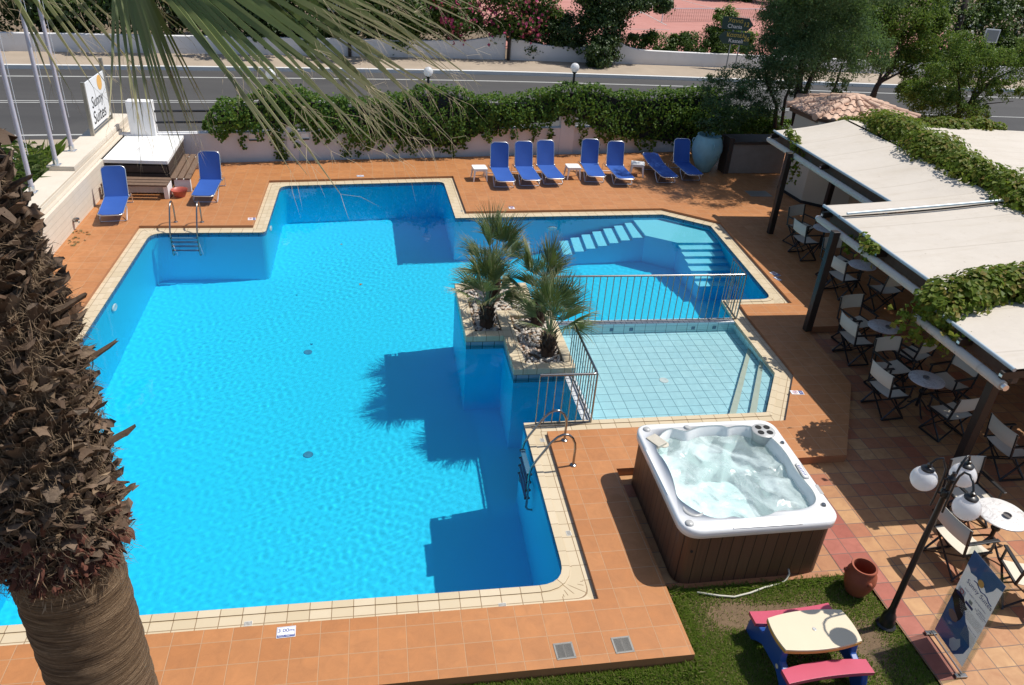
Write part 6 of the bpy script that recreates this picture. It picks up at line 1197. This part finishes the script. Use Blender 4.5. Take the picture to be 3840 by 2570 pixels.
# road sign
M['signgreen'] = plain('road_sign_green', (.016,.045,.040), .45, .12, 3); M['signyellow'] = plain('sign_yellow', (.55,.42,.08), .5, .05); M['signgrey'] = plain('sign_grey_edge', (.25,.27,.28), .5, .05)
rs = thing('road_sign', 'dark green direction sign with two arrow panels in Greek and English', 'road sign', W_(2745,190,44.9)); rs.rotation_euler = (0, 0, rad(-22))
base = Vector(rs.location); 
for x in (-.15, .35): b = MB(); b.bar((x,.06,-3.2), (x,.06,1.75), .07, .07); b.build('post', M['signgrey'], rs)
def arrow(z, flip, l1, l2, n1):
    pts = [(-.85,z-.34),(.62,z-.34),(.92,z),(.62,z+.34),(-.85,z+.34)]; pts = [(-x, v) for x, v in pts][::-1] if flip else pts
    b = MB(); V, F = tess([pts]); m_ = len(pts); b.add([(p.x, 0, p.y) for p in V]+[(p.x, .03, p.y) for p in V], [tuple(f) for f in F]+[tuple(m_+k for k in f[::-1]) for f in F]+[(i, (i+1) % m_, m_+(i+1) % m_, m_+i)[::-1] for i in range(m_)]); o = b.build('panel', M['signgreen'], rs)
    text_part('lettering', l1, .30, M['signyellow'], o, (-.1 if not flip else .1, -.012, z+.15), (PI/2,0,0)); text_part('lettering', l2, .30, M['signwhite'], o, (-.1 if not flip else .1, -.012, z-.15), (PI/2,0,0)); text_part('lettering', n1, .34, M['signyellow'], o, (.52 if not flip else .68, -.012, z), (PI/2,0,0))
arrow(1.45, False, 'Χανιά', 'Chania', '12'); arrow(.68, True, 'Καστέλι', 'Kasteli', '26')
# odds and ends beyond the road at the right
b = MB(); p = W_(3548,10,49); b.box((p[0], p[1], p[2]+.3), (1.5,.10,2.3), Matrix.Rotation(.08,3,'Y')); o = b.build('banner', [plain('dark_blue_banner', (.03,.06,.14), .6, .15, 3)], bevel=.02); tag(o, 'dark blue upright panel among the trees at the top edge', 'banner')
t = thing('utility_pole', 'dark leaning wooden trunk like pole beyond the road near the blue panel', 'pole'); limbs(t, [([W_(3556,225,46.6), W_(3590,115,46.8), W_(3640,-60,47.2)], .22, .18)])
t = thing('small_sign', 'small pale notice board on a post in the bushes near the top right corner', 'sign', W_(3718,135,45.5)); t.rotation_euler = (0,0,-.3); b = MB(); b.box((0,0,0), (.85,.06,.78)); b.build('frame', M['signwhite'], t, bevel=.01); b = MB(); b.box((0,-.035,0), (.72,.01,.65)); b.build('board', M['signgrey'], t); b = MB(); b.bar((0,.06,-2.2), (0,.06,.5), .06); b.build('post', M['signgrey'], t)
wf = thing('wire_fence', 'thin wire fence in the shade behind the leaning pole', 'fence'); fa, fb = Vector((28.5,48.6,-.2)), Vector((40,48.4,-.2))
for k in range(6): p = fa.lerp(fb, k/5); b = MB(); b.tube([p, p+Vector((0,0,2.3))], .035, 6); b.build('post', M['signgrey'], wf)
for k in range(7): b = MB(); b.tube([fa+Vector((0,0,.4+.28*k)), fb+Vector((0,0,.4+.28*k))], .009, 4); b.build('wire', M['signgrey'], wf)
for i, (x, lab) in enumerate(((7.5,'thin dark post standing in the gap of the far wall by the oleander'),(-1.2,'thin dark post in front of the far wall behind the palm threads'))):
    b = MB(); b.tube([(x, yc(x)+9.5, -.1), (x, yc(x)+9.5, 1.5-.3*i)], .09, 7); o = b.build('wooden_post', M['treebark'], smooth=60); tag(o, lab, 'post')
shrub('shrub', 'scrubby bushes behind the cream wall at the left edge, under the flagpoles', [(-12.5,23.5,.2,1.2,1.0,.5),(-11,19.5,.1,1.3,1.2,.5)], 2500, .12, M['locust'], 75)
